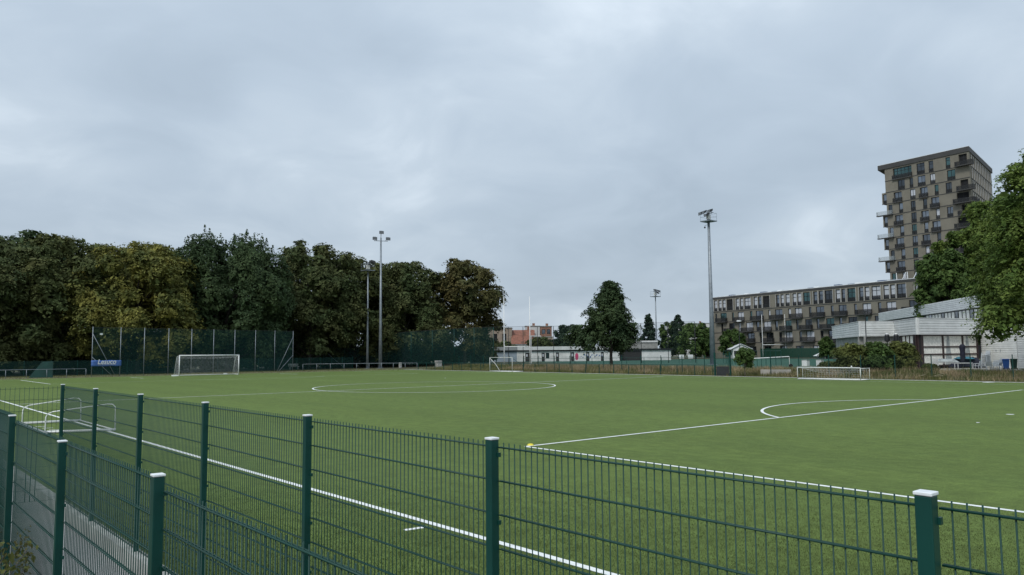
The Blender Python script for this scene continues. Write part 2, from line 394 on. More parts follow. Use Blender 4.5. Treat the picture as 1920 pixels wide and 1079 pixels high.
def crown_points(h0, h1, rad, nl, lobes, rng, prof, lobe_r=.24, flat=.75, fill=.2, upright=.0, spr=.105):
    C = []; H = h1-h0
    for i in range(lobes):
        t = (i+.5)/lobes; t = t**.9; th = i*2.39996+rng.uniform(-.4, .4)
        rr = rad*prof(t)*(math.sqrt(rng.uniform(.3, 1)))*(.72+.3*rng.uniform())
        lr = rad*lobe_r*rng.uniform(.65, 1.35)*(.6+.5*prof(t))
        C.append((rr*math.cos(th), rr*math.sin(th), h0+lr*.4+(H-lr*1.1)*t, lr))
    C = np.array(C); w = C[:, 3]**2; w /= w.sum(); ns = max(20, nl//42)
    li = rng.choice(len(C), ns, p=w); c = C[li]
    o = c[:, :3]-np.array([0, 0, h0+H*.45]); o /= np.linalg.norm(o, axis=1)[:, None]+1e-6
    d = rng.normal(0, 1, (ns, 3))+o*.75+np.array([0, 0, .35]); d /= np.linalg.norm(d, axis=1)[:, None]
    S = c[:, :3]+d*(c[:, 3]*rng.uniform(.72, 1.12, ns))[:, None]*np.array([1, 1, flat])
    upv = np.array([0, 0, 1.])
    n_ = upv*(.8-upright)+d*(.55+.4*upright)+rng.normal(0, .18, (ns, 3)); n_ /= np.linalg.norm(n_, axis=1)[:, None]
    e1 = d*np.array([1, 1, .2])+upv*upright*1.6+rng.normal(0, .25, (ns, 3)); e1 -= n_*(e1*n_).sum(1)[:, None]; e1 /= np.linalg.norm(e1, axis=1)[:, None]; e2 = np.cross(n_, e1)
    sr = rad*spr*rng.uniform(.6, 1.4, ns)
    k = rng.integers(0, ns, nl); q = np.sqrt(rng.uniform(0, 1, nl)); a = rng.uniform(0, 6.2832, nl); x_, y_ = q*np.cos(a)*1.25, q*np.sin(a)*.8*(1-.35*np.cos(a))
    P = S[k]+e1[k]*(x_*sr[k])[:, None]+e2[k]*(y_*sr[k])[:, None]+n_[k]*(rng.normal(0, .10, nl)*sr[k])[:, None]
    P[:, 2] -= .30*sr[k]*(x_**2)*(1-upright)
    nn = n_[k].copy()
    inn = rng.uniform(0, 1, nl) < fill                      # leaves inside the masses, which keep the crown closed
    m_ = int(inn.sum()); g_ = rng.choice(len(C), m_, p=w); dd_ = np.clip(rng.normal(0, .42, (m_, 3)), -.62, .62); P[inn] = C[g_, :3]+dd_*C[g_, 3][:, None]; nn[inn] = dd_+upv*.3
    P[:, 2] = np.maximum(P[:, 2], h0*.5)
    return P, nn, C, inn
ROUND = lambda t: math.sqrt(max(.02, 1-(abs(t-.42)/.62)**2.4))
CONE = lambda t: max(.10, (1-t)**.75*1.0 if t > .18 else .75+1.1*t)
def tree(name, label, x, y, h0, h1, rad, lm, nl, seed, leaf=.5, lobes=70, prof=ROUND, trunk=.35, bark='bark', group=None, ox=1., z0=0, lobe_r=.24, flat=.75, fill=.32, cat='tree', stretch=(1, 1), upright=0., spr=.105):
    rng = np.random.default_rng(seed); t = thing(name, label, cat, (x, y, z0), group)
    P, nn, C, inn = crown_points(h0, h1, rad, nl, lobes, rng, prof, lobe_r, flat, fill, upright, spr)
    P[:, 0] *= stretch[0]; P[:, 1] *= stretch[1]; C[:, 0] *= stretch[0]; C[:, 1] *= stretch[1]
    if upright > .3:
        zt_ = np.quantile(P[:, 2], .80); tops = P[P[:, 2] > zt_]; a_p, a_n = [], []
        for b0 in tops[rng.choice(len(tops), 70)]:
            hh_ = rng.uniform(.8, 1.9); k_ = 34; t_ = rng.uniform(0, 1, k_); th_ = rng.uniform(0, 6.28, k_); r_ = .30*(1-t_)+.05
            a_p.append(b0+np.stack([r_*np.cos(th_), r_*np.sin(th_), t_*hh_], 1)); a_n.append(np.stack([np.cos(th_), np.sin(th_), .6+0*th_], 1))
        a_p, a_n = np.concatenate(a_p), np.concatenate(a_n); P = np.concatenate([P, a_p]); nn = np.concatenate([nn, a_n]); inn = np.concatenate([inn, np.zeros(len(a_p), bool)])
    me = leaves_mesh('crown', P, nn, leaf, rng, big=inn); me.materials.append(MATS[lm]); cr_ = bpy.data.objects.new('crown', me); col.objects.link(cr_); cr_.parent = t
    if trunk:
        q = MB(); hh = h0+(h1-h0)*.72; k = 7; bend = rng.normal(0, .012*h1, (k, 2)); bend[0] = 0
        pts = [(bend[i][0], bend[i][1], -.1+hh*i/(k-1)) for i in range(k)]
        q.tube(pts, trunk, 9, trunk*.22)
        for c in C[::max(1, len(C)//14)]:
            zs = max(h0*.75, c[2]-np.hypot(c[0], c[1])*.75-.5); i = min(k-1, zs/hh*(k-1)); b0 = pts[int(i)]
            q.tube([(b0[0], b0[1], min(zs, hh)), (c[0]*.55, c[1]*.55, (min(zs, hh)*.45+c[2]*.55)+.2), tuple(c[:3])], trunk*.32, 5, trunk*.06)
        o = q.build('trunk', bark, None, True); o.parent = t
    return t
TG = 'tall trees behind the far goal'
tree('chestnut_tree', 'dark brown-green tree at the far left edge of the picture, beyond the railing', 14.0, 124, 1.5, 18.8, 9.0, 'leaf_brown', 46000, 1, group=TG, leaf=.34, lobes=60)
tree('chestnut_tree', 'dull olive-brown tree left of the golden tree, crown hanging over the railing', 22.5, 125.5, 1.6, 19.9, 8.8, 'leaf_olive', 46000, 2, group=TG, leaf=.34, lobes=60)
tree('maple_tree', 'golden yellow-green tree in front, above the left end of the backstop net', 31.2, 119.5, 1.8, 18.8, 8.6, 'leaf_gold', 52000, 3, group=TG, lobes=56, lobe_r=.25, leaf=.34, spr=.12)
tree('maple_tree', 'dark green tree with a spiky top, above the goal and the right of the backstop', 45.4, 122.5, 2.0, 20.9, 10.0, 'leaf_dark', 60000, 4, group=TG, lobes=70, lobe_r=.23, flat=1.1, leaf=.34, upright=.55, spr=.085)
tree('chestnut_tree', 'brown-green tree right of the spiky dark tree, left of the two masts', 60.8, 126, 2.0, 22.2, 9.2, 'leaf_brown', 46000, 5, group=TG, leaf=.36, lobes=60)
tree('chestnut_tree', 'olive-brown tree directly behind the two floodlight masts', 70.5, 127, 2.0, 20.6, 8.6, 'leaf_olive', 42000, 6, group=TG, leaf=.36, lobes=52)
tree('chestnut_tree', 'brown-green tree right of the two masts, behind the green netting', 80.2, 125.5, 2.0, 20.4, 8.8, 'leaf_brown', 44000, 7, group=TG, leaf=.36, lobes=54)
tree('chestnut_tree', 'rust-tinged tree at the right end of the wood, sky on its right', 90.0, 119.8, 2.6, 20.9, 7.0, 'leaf_autumn', 38000, 8, group=TG, leaf=.36, lobes=44, lobe_r=.29, fill=.3)
for i, (x, y, h1, rad, lm, lb) in enumerate([(6, 144, 20, 9.5, 'leaf_olive', 'back-row tree seen at the left edge over the front trees'),
        (22, 145, 22.6, 9, 'leaf_dark', 'back-row dark treetop left of the golden tree'), (38, 141, 21.5, 9, 'leaf_brown', 'back-row treetop between the golden tree and the spiky dark tree'),
        (54, 141, 20.5, 8.5, 'leaf_dark', 'back-row dark tree in the gap right of the spiky tree'), (68, 143, 21.5, 8.5, 'leaf_brown', 'back-row tree behind the taller mast'),
        (85, 137, 19.5, 7.5, 'leaf_dark', 'back-row tree behind the gap left of the rust-tinged tree')]):
    tree('chestnut_tree', lb, x, y, 2.0, h1, rad, lm, 22000, 20+i, leaf=.5, lobes=50, group='back row of the wood')
# low shrubs that close the wood under the crowns
for i, (x, y, r_, lb) in enumerate([(6, 133, 5, 'leftmost'), (20, 134, 5, 'second from the left'), (33, 133, 5, 'behind the left of the goal'), (46, 135, 5, 'behind the right of the goal'),
        (58, 137, 5, 'right of the backstop net'), (70, 138, 5, 'behind the masts'), (81, 134, 5, 'behind the green netting'), (89, 128, 3.6, 'below the rust-tinged tree'), (97, 127, 3.2, 'rightmost, beside the beige house'), (28.6, 143.5, 4.5, 'right of the green shed'), (67.0, 134.0, 4.5, 'left of the shorter mast'), (60.5, 131.5, 4.0, 'just right of the backstop net'), (37, 146, 4.5, 'deep behind the golden tree'), (12, 140, 5, 'deep behind the leftmost tree')]):
    tree('understorey_shrub', 'dark shrub filling the wood under the trees, '+lb, x, y, .3, 6.0 if x < 85 else 4.6, r_, 'leaf_dark', 15000, 40+i, leaf=.55, lobes=40, trunk=0, group='shrubs under the wood', stretch=(1.5, .8), cat='shrub')
tree('linden_tree', 'single dark green cone-shaped tree standing alone beyond the far railing', 83.9, 76.4, 2.6, 12.5, 4.7, 'leaf_dark', 26000, 60, leaf=.30, lobes=46, prof=CONE, trunk=.24, z0=.34, lobe_r=.30, fill=.2, spr=.15)
tree('ash_tree', 'large green tree at the right edge, its branch hanging over the clubhouse wall', 76.2, 18.3, 3.2, 19.4, 6.9, 'leaf_right', 56000, 61, leaf=.25, lobes=58, lobe_r=.22, trunk=.38, z0=.2, fill=.22, spr=.11)
for i, (x, y, h0, h1, rad, lb) in enumerate([(123.5, 45.4, 3, 17.0, 4.6, 'tree behind the clubhouse roof, left side low against the apartment block'), (131, 40.4, 3, 25.5, 7.2, 'tall tree behind the clubhouse, between the tower and the right edge'), (108, 30.5, 4, 21.5, 5.8, 'bushy tree rising behind the clubhouse wall at the right'), (127.5, 44.0, 3, 20.5, 5.4, 'middle tree behind the clubhouse roof, below the tower corner')]):
    tree('ash_tree', lb, x, y, h0, h1, rad, ['leaf_mid', 'leaf_right', 'leaf_right', 'leaf_right'][i], 34000, 62+i, leaf=.34, lobes=56, lobe_r=.22, trunk=.35, z0=.3, group='trees behind the clubhouse')
tree('young_tree', 'small bushy young tree beside the green gate', 66.9, 43.4, 1.0, 2.85, .95, 'leaf_mid', 4500, 70, leaf=.13, lobes=20, trunk=.05, bark='bark_pale', lobe_r=.4, spr=.2)
for i, (x, y, h0, h1, rad, lm, lb, pr) in enumerate([(141, 143, 1, 9.2, 4.6, 'leaf_cypress', 'broad dark conifer behind the changing rooms, left of the lone tree', ROUND), (135, 147.5, 1, 6.0, 4.0, 'leaf_olive', 'low scrubby tree below the brick house', ROUND),
        (124, 150, .6, 5.0, 3.6, 'leaf_olive', 'low scrub behind the changing rooms, below the orange roof', ROUND),
        (171.9, 142.4, 1, 12.7, 3.4, 'leaf_cypress', 'pointed dark cypress right of the lone tree', CONE), (178.0, 139.5, 1, 10.6, 3.2, 'leaf_mid', 'green tree between the two pointed cypresses', ROUND),
        (177.6, 136.5, 1, 12.4, 3.6, 'leaf_cypress', 'tallest pointed cypress left of the big mast', CONE), (170, 125, .6, 9.6, 4.4, 'leaf_mid', 'wide green tree left of the red-roofed house', ROUND),
        (182.6, 131.3, 1, 9.8, 3.0, 'leaf_cypress', 'dark cypress in front of the solar roof', CONE), (172.5, 115.5, .5, 7.6, 3.2, 'leaf_mid', 'green tree before the left end of the apartment block', ROUND),
        (166.5, 87, .5, 5.0, 1.6, 'leaf_mid', 'slim green tree in front of the apartment block balconies', ROUND)]):
    tree('cypress_tree' if 'cypress' in lm else 'garden_tree', lb, x, y, h0, h1, rad, lm, 12000, 80+i, leaf=.36, lobes=40, prof=pr, trunk=.2, z0=.4, group='garden trees in the distance', spr=.14)
for i, (x, y, h1, rad, lm, lb) in enumerate([(73.0, 35.6, 2.9, 1.25, 'leaf_hedge', 'leftmost of the clubhouse shrubs, yellow-green'), (74.1, 33.75, 3.0, 1.25, 'leaf_mid', 'middle clubhouse shrub with pale gaps below'), (75.8, 32.2, 3.0, 1.15, 'leaf_hedge', 'rightmost clubhouse shrub, next to the windows'),
        (75.9, 38.4, 1.0, .9, 'leaf_olive', 'low rounded bush left of the clubhouse shrubs'), (77.3, 40.0, 1.0, 1.0, 'leaf_olive', 'low bush by the paved path, left end'), (75.6, 29.7, .85, .55, 'leaf_olive', 'small bush below the left end of the terrace')]):
    tree('shrub', lb, x, y, .2, h1, rad*1.22, lm, 12000, 100+i, leaf=.15, lobes=36, trunk=.04, z0=.3, lobe_r=.34, group='shrubs before the clubhouse', cat='shrub', spr=.2)
# weed at the lower left, on the viewer's side of the near fence
def grass(name, label, pts, hmin, hmax, wdt, m, seed, lean=.35):
    rng = np.random.default_rng(seed); n = len(pts); P = np.array(pts, float)
    hgt_ = rng.uniform(hmin, hmax, n); th = rng.uniform(0, 6.283, n); a = np.stack([np.cos(th), np.sin(th), 0*th], 1); b = np.stack([-np.sin(th), np.cos(th), 0*th], 1)
    v = np.empty((n, 3, 3)); v[:, 0] = P-a*wdt; v[:, 1] = P+a*wdt; v[:, 2] = P+b*(hgt_*lean*rng.normal(0, 1, n))[:, None]+a*(hgt_*lean*rng.normal(0, .6, n))[:, None]; v[:, 2, 2] += hgt_
    me = bpy.data.meshes.new(name); me.vertices.add(n*3); me.vertices.foreach_set('co', v.ravel()); me.loops.add(n*3); me.loops.foreach_set('vertex_index', np.arange(n*3, dtype=np.int32))
    me.polygons.add(n); me.polygons.foreach_set('loop_start', np.arange(0, n*3, 3, dtype=np.int32)); me.update(); me.validate(); me.materials.append(MATS[m])
    o = bpy.data.objects.new(name, me); col.objects.link(o); return tag(o, label, 'grass', kind='stuff')
rng = np.random.default_rng(5)
# pile of the artificial turf, built where it is near enough to see
nb_t = 900000; px_, py_ = rng.uniform(3.08, 14.4, nb_t), rng.uniform(.2, 17, nb_t); ds_ = np.hypot(px_, py_)
keep = (rng.uniform(0, 1, nb_t) < np.clip((17-ds_)/13, 0, 1)**1.3) & (np.abs(px_-T) > .068) & ~((np.abs(px_-x1) < .068) & (py_ < YP+.06)) & ~((np.abs(py_-YP) < .068) & (px_ > x1-.06)) & ~((px_ > 6.2) & (px_ < 6.7) & (np.abs(py_-9.81) < .085))
tp_ = np.stack([px_[keep], py_[keep], np.zeros(keep.sum())], 1)
leafmat('turf_blade', (.066, .096, .025), (.096, .120, .036), .5, .8)
grass('turf_pile', 'short green artificial turf pile on the near part of the pitch', tp_, .010, .026, .0032, 'turf_blade', 12, .6)
def scatter(n, x0, x1, y0, y1, dens=None):
    out = []
    while len(out) < n:
        x, y = rng.uniform(x0, x1), rng.uniform(y0, y1)
        if dens and rng.uniform() > dens(x, y): continue
        out.append((x, y, hgt(x, y)-.02))
    return out
clump = lambda x, y: .06+.94*max(0, math.sin(x*1.3+math.sin(y*.6)*2)*math.sin(y*.53+x*.4))**.8
clump2 = lambda x, y: .10+.90*max(0, -math.sin(x*1.3+math.sin(y*.6)*2)*math.sin(y*.53+x*.4))**.8
grass('dry_grass', 'dry straw-coloured grass on the bank beyond the far railing', scatter(11000, 68.4, 73.4, 43, 84, clump), .15, .7, .025, 'dry_grass', 1)
grass('rough_grass', 'rough green-brown grass on the bank before the clubhouse', scatter(24000, 67.0, 76.5, 10, 44, clump2), .12, .5, .02, 'rough_grass', 2)
grass('rough_grass', 'green weeds mixed in the bank beyond the far railing', scatter(30000, 66.8, 76, 43, 100, lambda x, y: .35+.65*clump2(x, y)), .1, .55, .02, 'rough_grass', 3)
grass('dry_grass', 'dry grass tufts in the bank before the clubhouse', scatter(7000, 68, 75, 10, 45, clump), .2, .65, .02, 'dry_grass', 4)
grass('rough_grass', 'short worn grass behind the far goal and along the railing', scatter(16000, 5, 66, 103.6, 116), .05, .18, .03, 'rough_grass', 6)

wp = thing('wild_plant', 'leafy wild plant with reddish seed heads at the lower left corner, before the fence', 'plant', (.80, 7.9, -.21))
rngp = np.random.default_rng(9); q = MB(); lp = []; ln = []; sp_ = []
for i in range(9):
    th = rngp.uniform(0, 6.28); top = (.10+.38*math.cos(th)*rngp.uniform(.3, 1), .5*math.sin(th)*rngp.uniform(.3, 1), rngp.uniform(.75, 1.28)); mid = (top[0]*.35, top[1]*.35, top[2]*.6)
    q.tube([(0, 0, 0), mid, top], .008, 5, .003)
    for k in range(30):
        t_ = rngp.uniform(.3, 1); c = np.array(mid)*(1-t_)+np.array(top)*t_; lp.append(c+rngp.normal(0, .05, 3)); ln.append(rngp.normal(0, 1, 3)+[0, 0, .5])
    for k in range(50): sp_.append(np.array(top)+rngp.normal(0, 1, 3)*[.025, .025, .07])
o = q.build('stem', 'bark_pale', None, True); o.parent = wp
me = leaves_mesh('foliage', np.array(lp), np.array(ln), .07, rngp); me.materials.append(MATS['leaf_hedge']); o = bpy.data.objects.new('foliage', me); col.objects.link(o); o.parent = wp
me = leaves_mesh('seed_head', np.array(sp_), rngp.normal(0, 1, (len(sp_), 3)), .03, rngp); me.materials.append(MATS['leaf_autumn']); o = bpy.data.objects.new('seed_head', me); col.objects.link(o); o.parent = wp; o['kind'] = 'stuff'

# ------------------------------------------------------------------ far goal, backstop, masts, railings
def net_grid(mb, P00, P10, P01, P11, nu, nv, r, sag=0):
    P00, P10, P01, P11 = map(Vector, (P00, P10, P01, P11))
    f = lambda s_, t_: (P00.lerp(P10, s_)).lerp(P01.lerp(P11, s_), t_)-Vector((0, 0, sag*4*s_*(1-s_)*t_))
    for i in range(nu+1): mb.tube([f(i/nu, k/4) for k in range(5)], r, 3, cap=False)
    for j in range(nv+1): mb.tube([f(k/6, j/nv) for k in range(7)], r, 3, cap=False)
    return mb
gl = thing('goal', 'white full-size football goal with net in front of the tall backstop', 'goal', (XM, YG, 0))
a_, b_ = XM-3.66, XM+3.66
for x in (a_, b_): MB().tube([(x, YG, 0), (x, YG, 2.5)], .06, 12).build('goal_post', 'white', gl, True)
MB().tube([(a_-.06, YG, 2.5), (b_+.06, YG, 2.5)], .06, 12).build('crossbar', 'white', gl, True)
for x in (a_, b_):
    MB().tube([(x, YG, 2.45), (x, YG+.9, 2.38), (x, YG+1.1, 2.2), (x, YG+2.0, .05)], .025, 8).build('net_stanchion', 'white', gl, True)
    MB().tube([(x, YG, .05), (x, YG+2.0, .05)], .04, 8).build('base_bar', 'white', gl, True)
MB().tube([(a_, YG+2.0, .05), (b_, YG+2.0, .05)], .04, 8).build('base_bar', 'white', gl, True)
nn_ = MB(); net_grid(nn_, (a_, YG+1.0, 2.2), (b_, YG+1.0, 2.2), (a_, YG+2, .05), (b_, YG+2, .05), 44, 14, .0035)
net_grid(nn_, (a_, YG, 2.45), (b_, YG, 2.45), (a_, YG+1, 2.2), (b_, YG+1, 2.2), 44, 6, .0035, .12)
for x in (a_, b_): net_grid(nn_, (x, YG, 2.4), (x, YG+1, 2.2), (x, YG, .05), (x, YG+2, .05), 10, 14, .004)
nn_.build('net', 'cord', gl)
MB().box((a_-.75, YG+.1, 0), (a_-.15, YG+.5, .16)).build('ground_weight', 'white', gl); MB().box((b_-1.6, YG+.6, .05), (b_-1.2, YG+.9, .2)).build('ground_weight', 'white', gl)

bs = thing('backstop_net', 'tall green backstop net on thin grey posts behind the far goal', 'net fence', (37, 108, 0))
A_, B_ = V2((22.3, 104.7)), V2((51.4, 112.0)); bp_ = [A_+(B_-A_)*t for t in (0, .115, .217, .327, .437, .548, .66, .775, .888, 1)]
for p in bp_: MB().tube([(p[0], p[1], -.05), (p[0], p[1], 6.08)], .045, 8).build('post', 'galv', bs, True)
for p, q_ in zip(bp_[:-1], bp_[1:]):
    MB().quad((p[0], p[1]+.06, .1), (q_[0], q_[1]+.06, .1), (q_[0], q_[1]+.06, 6.0), (p[0], p[1]+.06, 6.0)).build('net', 'net_green', bs)
dd = (B_-A_)/np.linalg.norm(B_-A_)
for (p, sgn) in ((bp_[0], 1), (bp_[-1], -1)):
    for zt, off in ((5.2, 2.9), (2.4, 2.6)):
        e_ = p+dd*sgn*off; MB().tube([(p[0], p[1]-.05, zt), (e_[0], e_[1]-.05, 0)], .035, 8).build('brace', 'galv', bs, True)
MB().tube([(*bp_[0], 6.02), (*bp_[-1], 6.02)], .012, 5).build('top_wire', 'dark_metal', bs)
bn = thing('banner', 'blue banner with white lettering tied to the left end of the backstop', 'banner', (23.6, 104.9, 1.0))
q = MB(); p, e_ = bp_[0]-dd*.12, bp_[1]+dd*.1; nrm = V2((dd[1], -dd[0])); k = 14
for i in range(k+1):
    for j in range(5):
        c = p+(e_-p)*i/k+nrm*(.10+.025*math.sin(i*1.3+j)+.02*math.sin(i*2.7-j*.8)); q.v.append((c[0], c[1], 1.28+.72*j/4+(.02*math.sin(i*.9) if j in (0, 4) else 0)))
for i in range(k):
    for j in range(4): q.f.append((i*5+j, (i+1)*5+j, (i+1)*5+j+1, i*5+j+1))
sh = q.build('sheet', 'banner_blue', bn, True); sm = sh.modifiers.new('solid', 'SOLIDIFY'); sm.thickness = .004
fc = bpy.data.curves.new('lettering', 'FONT'); fc.body = 'Lesuco'; fc.size = .80; fc.shear = .22; fc.extrude = .004; fc.offset = .012; fc.align_x = 'CENTER'
to = bpy.data.objects.new('lettering_curve', fc); col.objects.link(to); bpy.context.view_layer.update()
me = bpy.data.meshes.new_from_object(to.evaluated_get(bpy.context.evaluated_depsgraph_get())); bpy.data.objects.remove(to)
me.materials.clear(); me.materials.append(MATS['white']); lo = bpy.data.objects.new('lettering', me); col.objects.link(lo)
cpos = (p+e_)/2+nrm*.17; ang = math.atan2(dd[1], dd[0])
lo.parent = bn; lo.location = Vector((cpos[0], cpos[1], 1.56))-bn.location; lo.rotation_euler = (R(90), 0, ang)
q = MB(); c0, c1 = cpos-dd*1.05, cpos+dd*1.15; q.beam((c0[0], c0[1], 1.46), (c1[0], c1[1], 1.46), .008, .025); q.build('underline', 'white', bn)
sg = MB(); c = A_+dd*.8+nrm*.12; sg.beam((c[0], c[1], 5.2), (c[0]+.33, c[1]+.09, 5.2), .02, .22); tag(sg.build('small_sign', 'white'), 'small white sign hung high on the left end of the backstop net', 'sign')

def mast(name, label, x, y, top, r0_, z0, kind, face):
    m = thing(name, label, 'floodlight', (x, y, z0), 'floodlight masts')
    MB().tube([(x, y, z0-.2), (x, y, z0+(top-z0)*.35), (x, y, top)], r0_, 12, r0_*.42).build('pole', 'galv', m, True)
    MB().lathe((x, y, z0), [(r0_*1.9, 0), (r0_*1.9, .06), (r0_*1.2, .07)], 14).build('base_plate', 'galv', m)
    ca, sa = math.cos(face), math.sin(face); loc = lambda u_, v_, z: (x+ca*u_-sa*v_, y+sa*u_+ca*v_, z)
    def lamp(u_, v_, z, s_=.8, tilt=.35, big=1.):
        q = MB(); hw, dp = .42*s_*big, .26*s_
        P = []
        for (uu, zz, w_) in ((-.3, .10, .6), (.36, -.06-tilt*.3, 1.0)):
            for (vv, dz) in ((-hw*w_, -dp*w_), (hw*w_, -dp*w_), (hw*w_, dp*w_), (-hw*w_, dp*w_)): P.append(loc(u_+uu*s_, v_+vv, z+zz+dz))
        q.hexa(P); lo_ = q.build('lamp_housing', 'dark_metal', m)
        g_ = MB(); g_.quad(*[loc(u_+.365*s_, v_+vv*.9, z-.06-tilt*.3+dz*.9) for (vv, dz) in ((-hw, -dp), (hw, -dp), (hw, dp), (-hw, dp))]); child(g_, 'lamp_glass', 'lamp_glass', lo_, False)
        MB().tube([loc(u_-.3*s_, v_, z-.05), loc(0, v_*.6, z-.45)], .03, 6).build('bracket', 'galv', m)
    if kind == 'tri':
        MB().beam(loc(0, -1.2, top-.55), loc(0, 1.2, top-.55), .09, .09).build('cross_arm', 'galv', m)
        lamp(.35, -1.15, top-.1, .95); lamp(.35, 1.15, top-.1, .95); MB().tube([loc(0, 0, top-.1), loc(0, 0, top+.75)], .06, 8).build('stub', 'galv', m); lamp(.3, 0, top+1.0, .95)
    else:
        MB().box((x-.9, y-.9, top-1.55), (x+.9, y+.9, top-1.42)).build('platform', 'galv', m)
        for (vx, vy) in ((-.85, -.85), (.85, -.85), (.85, .85), (-.85, .85)): MB().tube([(x+vx, y+vy, top-1.42), (x+vx, y+vy, top-.3)], .02, 6).build('guard_post', 'galv', m)
        q = MB(); 
        for zz in (top-.85, top-.32):
            for (p0, p1) in (((-.85, -.85), (.85, -.85)), ((.85, -.85), (.85, .85)), ((.85, .85), (-.85, .85)), ((-.85, .85), (-.85, -.85))): q.tube([(x+p0[0], y+p0[1], zz), (x+p1[0], y+p1[1], zz)], .016, 5)
        q.build('guard_rail', 'galv', m)
        MB().box((x-.28, y-.2, top-1.2), (x+.28, y+.2, top-.55)).build('control_box', 'dirty_white', m)
        MB().beam(loc(0, -1.3, top-.35), loc(0, 1.3, top-.35), .08, .08).build('cross_arm', 'galv', m)
        lamp(.4, -1.25, top+.0, .9); lamp(.4, 1.2, top-.05, .9); lamp(.45, .3, top-.5, .8); lamp(.4, -.35, top+.05, .8)
        if kind == 'cam':
            MB().tube([loc(0, 0, top-2.0), loc(.2, -.7, top-2.0), loc(.2, -.75, top-2.2)], .025, 6).build('camera_arm', 'galv', m); MB().lathe(loc(.2, -.75, top-2.45), [(.06, 0), (.13, .08), (.14, .2), (.08, .26)], 10).build('dome_camera', 'dark_metal', m, True)
    return m
TOC = lambda x, y: math.atan2(-y, -x)
mast('floodlight_mast', 'tallest grey mast with three floodlights, right of its shorter neighbour before the wood', 69.8, 117.2, 22.7, .33, -.02, 'tri', TOC(69.8, 117.2)+.15)
mast('floodlight_mast', 'shorter grey mast with platform, left of the three-lamp mast', 67.9, 118.3, 18.4, .24, -.02, 'plat', TOC(67.9, 118.3)+1.9)
mast('floodlight_mast', 'tall grey mast with platform and camera in front of the apartment block', 97.4, 68.6, 23.4, .42, .42, 'cam', TOC(97.4, 68.6)-1.0)
mast('floodlight_mast', 'distant slim mast right of the lone tree', 146.2, 118.7, 17.0, .26, .42, 'plat', TOC(146, 118)+1.2)

def path_posts(pts, step):
    out = []; pts = [V2(p) for p in pts]
    for a, b in zip(pts[:-1], pts[1:]):
        L_ = np.linalg.norm(b-a); k = max(1, round(L_/step))
        out += [a+(b-a)*i/k for i in range(k)]
    return out+[pts[-1]]
rl = thing('pitch_railing', 'low railing with one top rail behind the far goal line', 'railing', (40, 106, 0))
rp_ = path_posts([(2, 106.6), (13.6, 105.2), (21.6, 104.2)], 2.15)+path_posts([(52.2, 110.2), (57.5, 107.2), (62.5, 104.6), (66.4, 100.6)], 2.2)
for p in rp_: MB().tube([(p[0], p[1], -.05), (p[0], p[1], 1.02)], .03, 8).build('post', 'galv', rl, True)
for seg in ([(2, 106.6), (13.6, 105.2), (21.6, 104.2)], [(52.2, 110.2), (57.5, 107.2), (62.5, 104.6), (66.4, 100.6)]):
    MB().tube([(x, y, 1.03) for x, y in seg], .03, 8).build('top_rail', 'galv', rl, True)
rl = thing('pitch_railing', 'low dark green railing along the far touchline, up to the gate', 'railing', (66.8, 72, 0))
for p in path_posts([(66.5, 100.4), (67.2, 88), (67.0, 47.2)], 2.25): MB().box((p[0]-.03, p[1]-.03, -.05), (p[0]+.03, p[1]+.03, 1.06)).build('post', 'green', rl)
MB().tube([(66.5, 100.4, 1.08), (67.2, 88, 1.08), (67.0, 47.2, 1.08)], .028, 8).build('top_rail', 'green', rl, True)
fg = thing('boundary_fence', 'two metre green wire fence on tall posts along the bank beyond the far touchline', 'fence', (69.5, 50, 0))
fpts = path_posts([(71.0, 96), (70.2, 74), (69.4, 47.0)], 3.0)+path_posts([(69.2, 42), (69.2, 12)], 2.9)
for p in fpts: z = hgt(*p); MB().box((p[0]-.03, p[1]-.03, z-.1), (p[0]+.03, p[1]+.03, 2.05)).build('post', 'green', fg)
for a, b in zip(fpts[:-1], fpts[1:]):
    if abs(a[1]-b[1]) < 4: MB().quad((a[0], a[1], .15), (b[0], b[1], .15), (b[0], b[1], 2.0), (a[0], a[1], 2.0)).build('wire_mesh', 'net_thin', fg)
gt = thing('gate', 'green mesh gate standing ajar in the far railing, dark board in its lower half', 'gate', (66.8, 46.2, 0))
for (x, y) in ((66.5, 46.6), (67.6, 45.55)): MB().box((x-.07, y-.07, -.05), (x+.07, y+.07, 2.35)).build('post', 'green', gt)
MB().quad((66.55, 46.55, 1.0), (67.55, 45.6, 1.0), (67.55, 45.6, 2.3), (66.55, 46.55, 2.3)).build('mesh_leaf', 'mesh_green', gt)
MB().beam((66.6, 46.5, .5), (67.52, 45.65, .5), .05, .9).build('lower_board', 'dark_metal', gt)

nf = thing('tall_net_fence', 'dark green ball-stop netting below the rust-tinged trees, thinning out towards the lone tree', 'net fence', (80, 112, 0))
np_ = [(64.5, 127.8, 5.5), (67.5, 125.7, 5.7), (70.6, 123.4, 5.9), (73.7, 120.8, 6.1), (76.6, 118.0, 6.4), (79.4, 115.4, 6.6), (82.2, 112.6, 6.8), (84.7, 110, 7.0), (87.0, 107.3, 7.05)]
np2 = [(88.6, 105.1, 7.05), (90.2, 103.0, 7.05), (92.0, 101.2, 7.05), (94.0, 99.2, 7.05), (96.1, 97.2, 7.1), (98.2, 95.3, 7.2), (101.4, 92.2, 7.3), (105.2, 88.8, 7.4), (108.6, 85.6, 7.5), (112, 82.4, 7.6)]
al = np_+np2
for (x, y, z) in al: MB().tube([(x, y, 0), (x, y, z)], .05, 7).build('post', 'frame_dark' if (x, y, z) in np2 else 'green', nf, True)
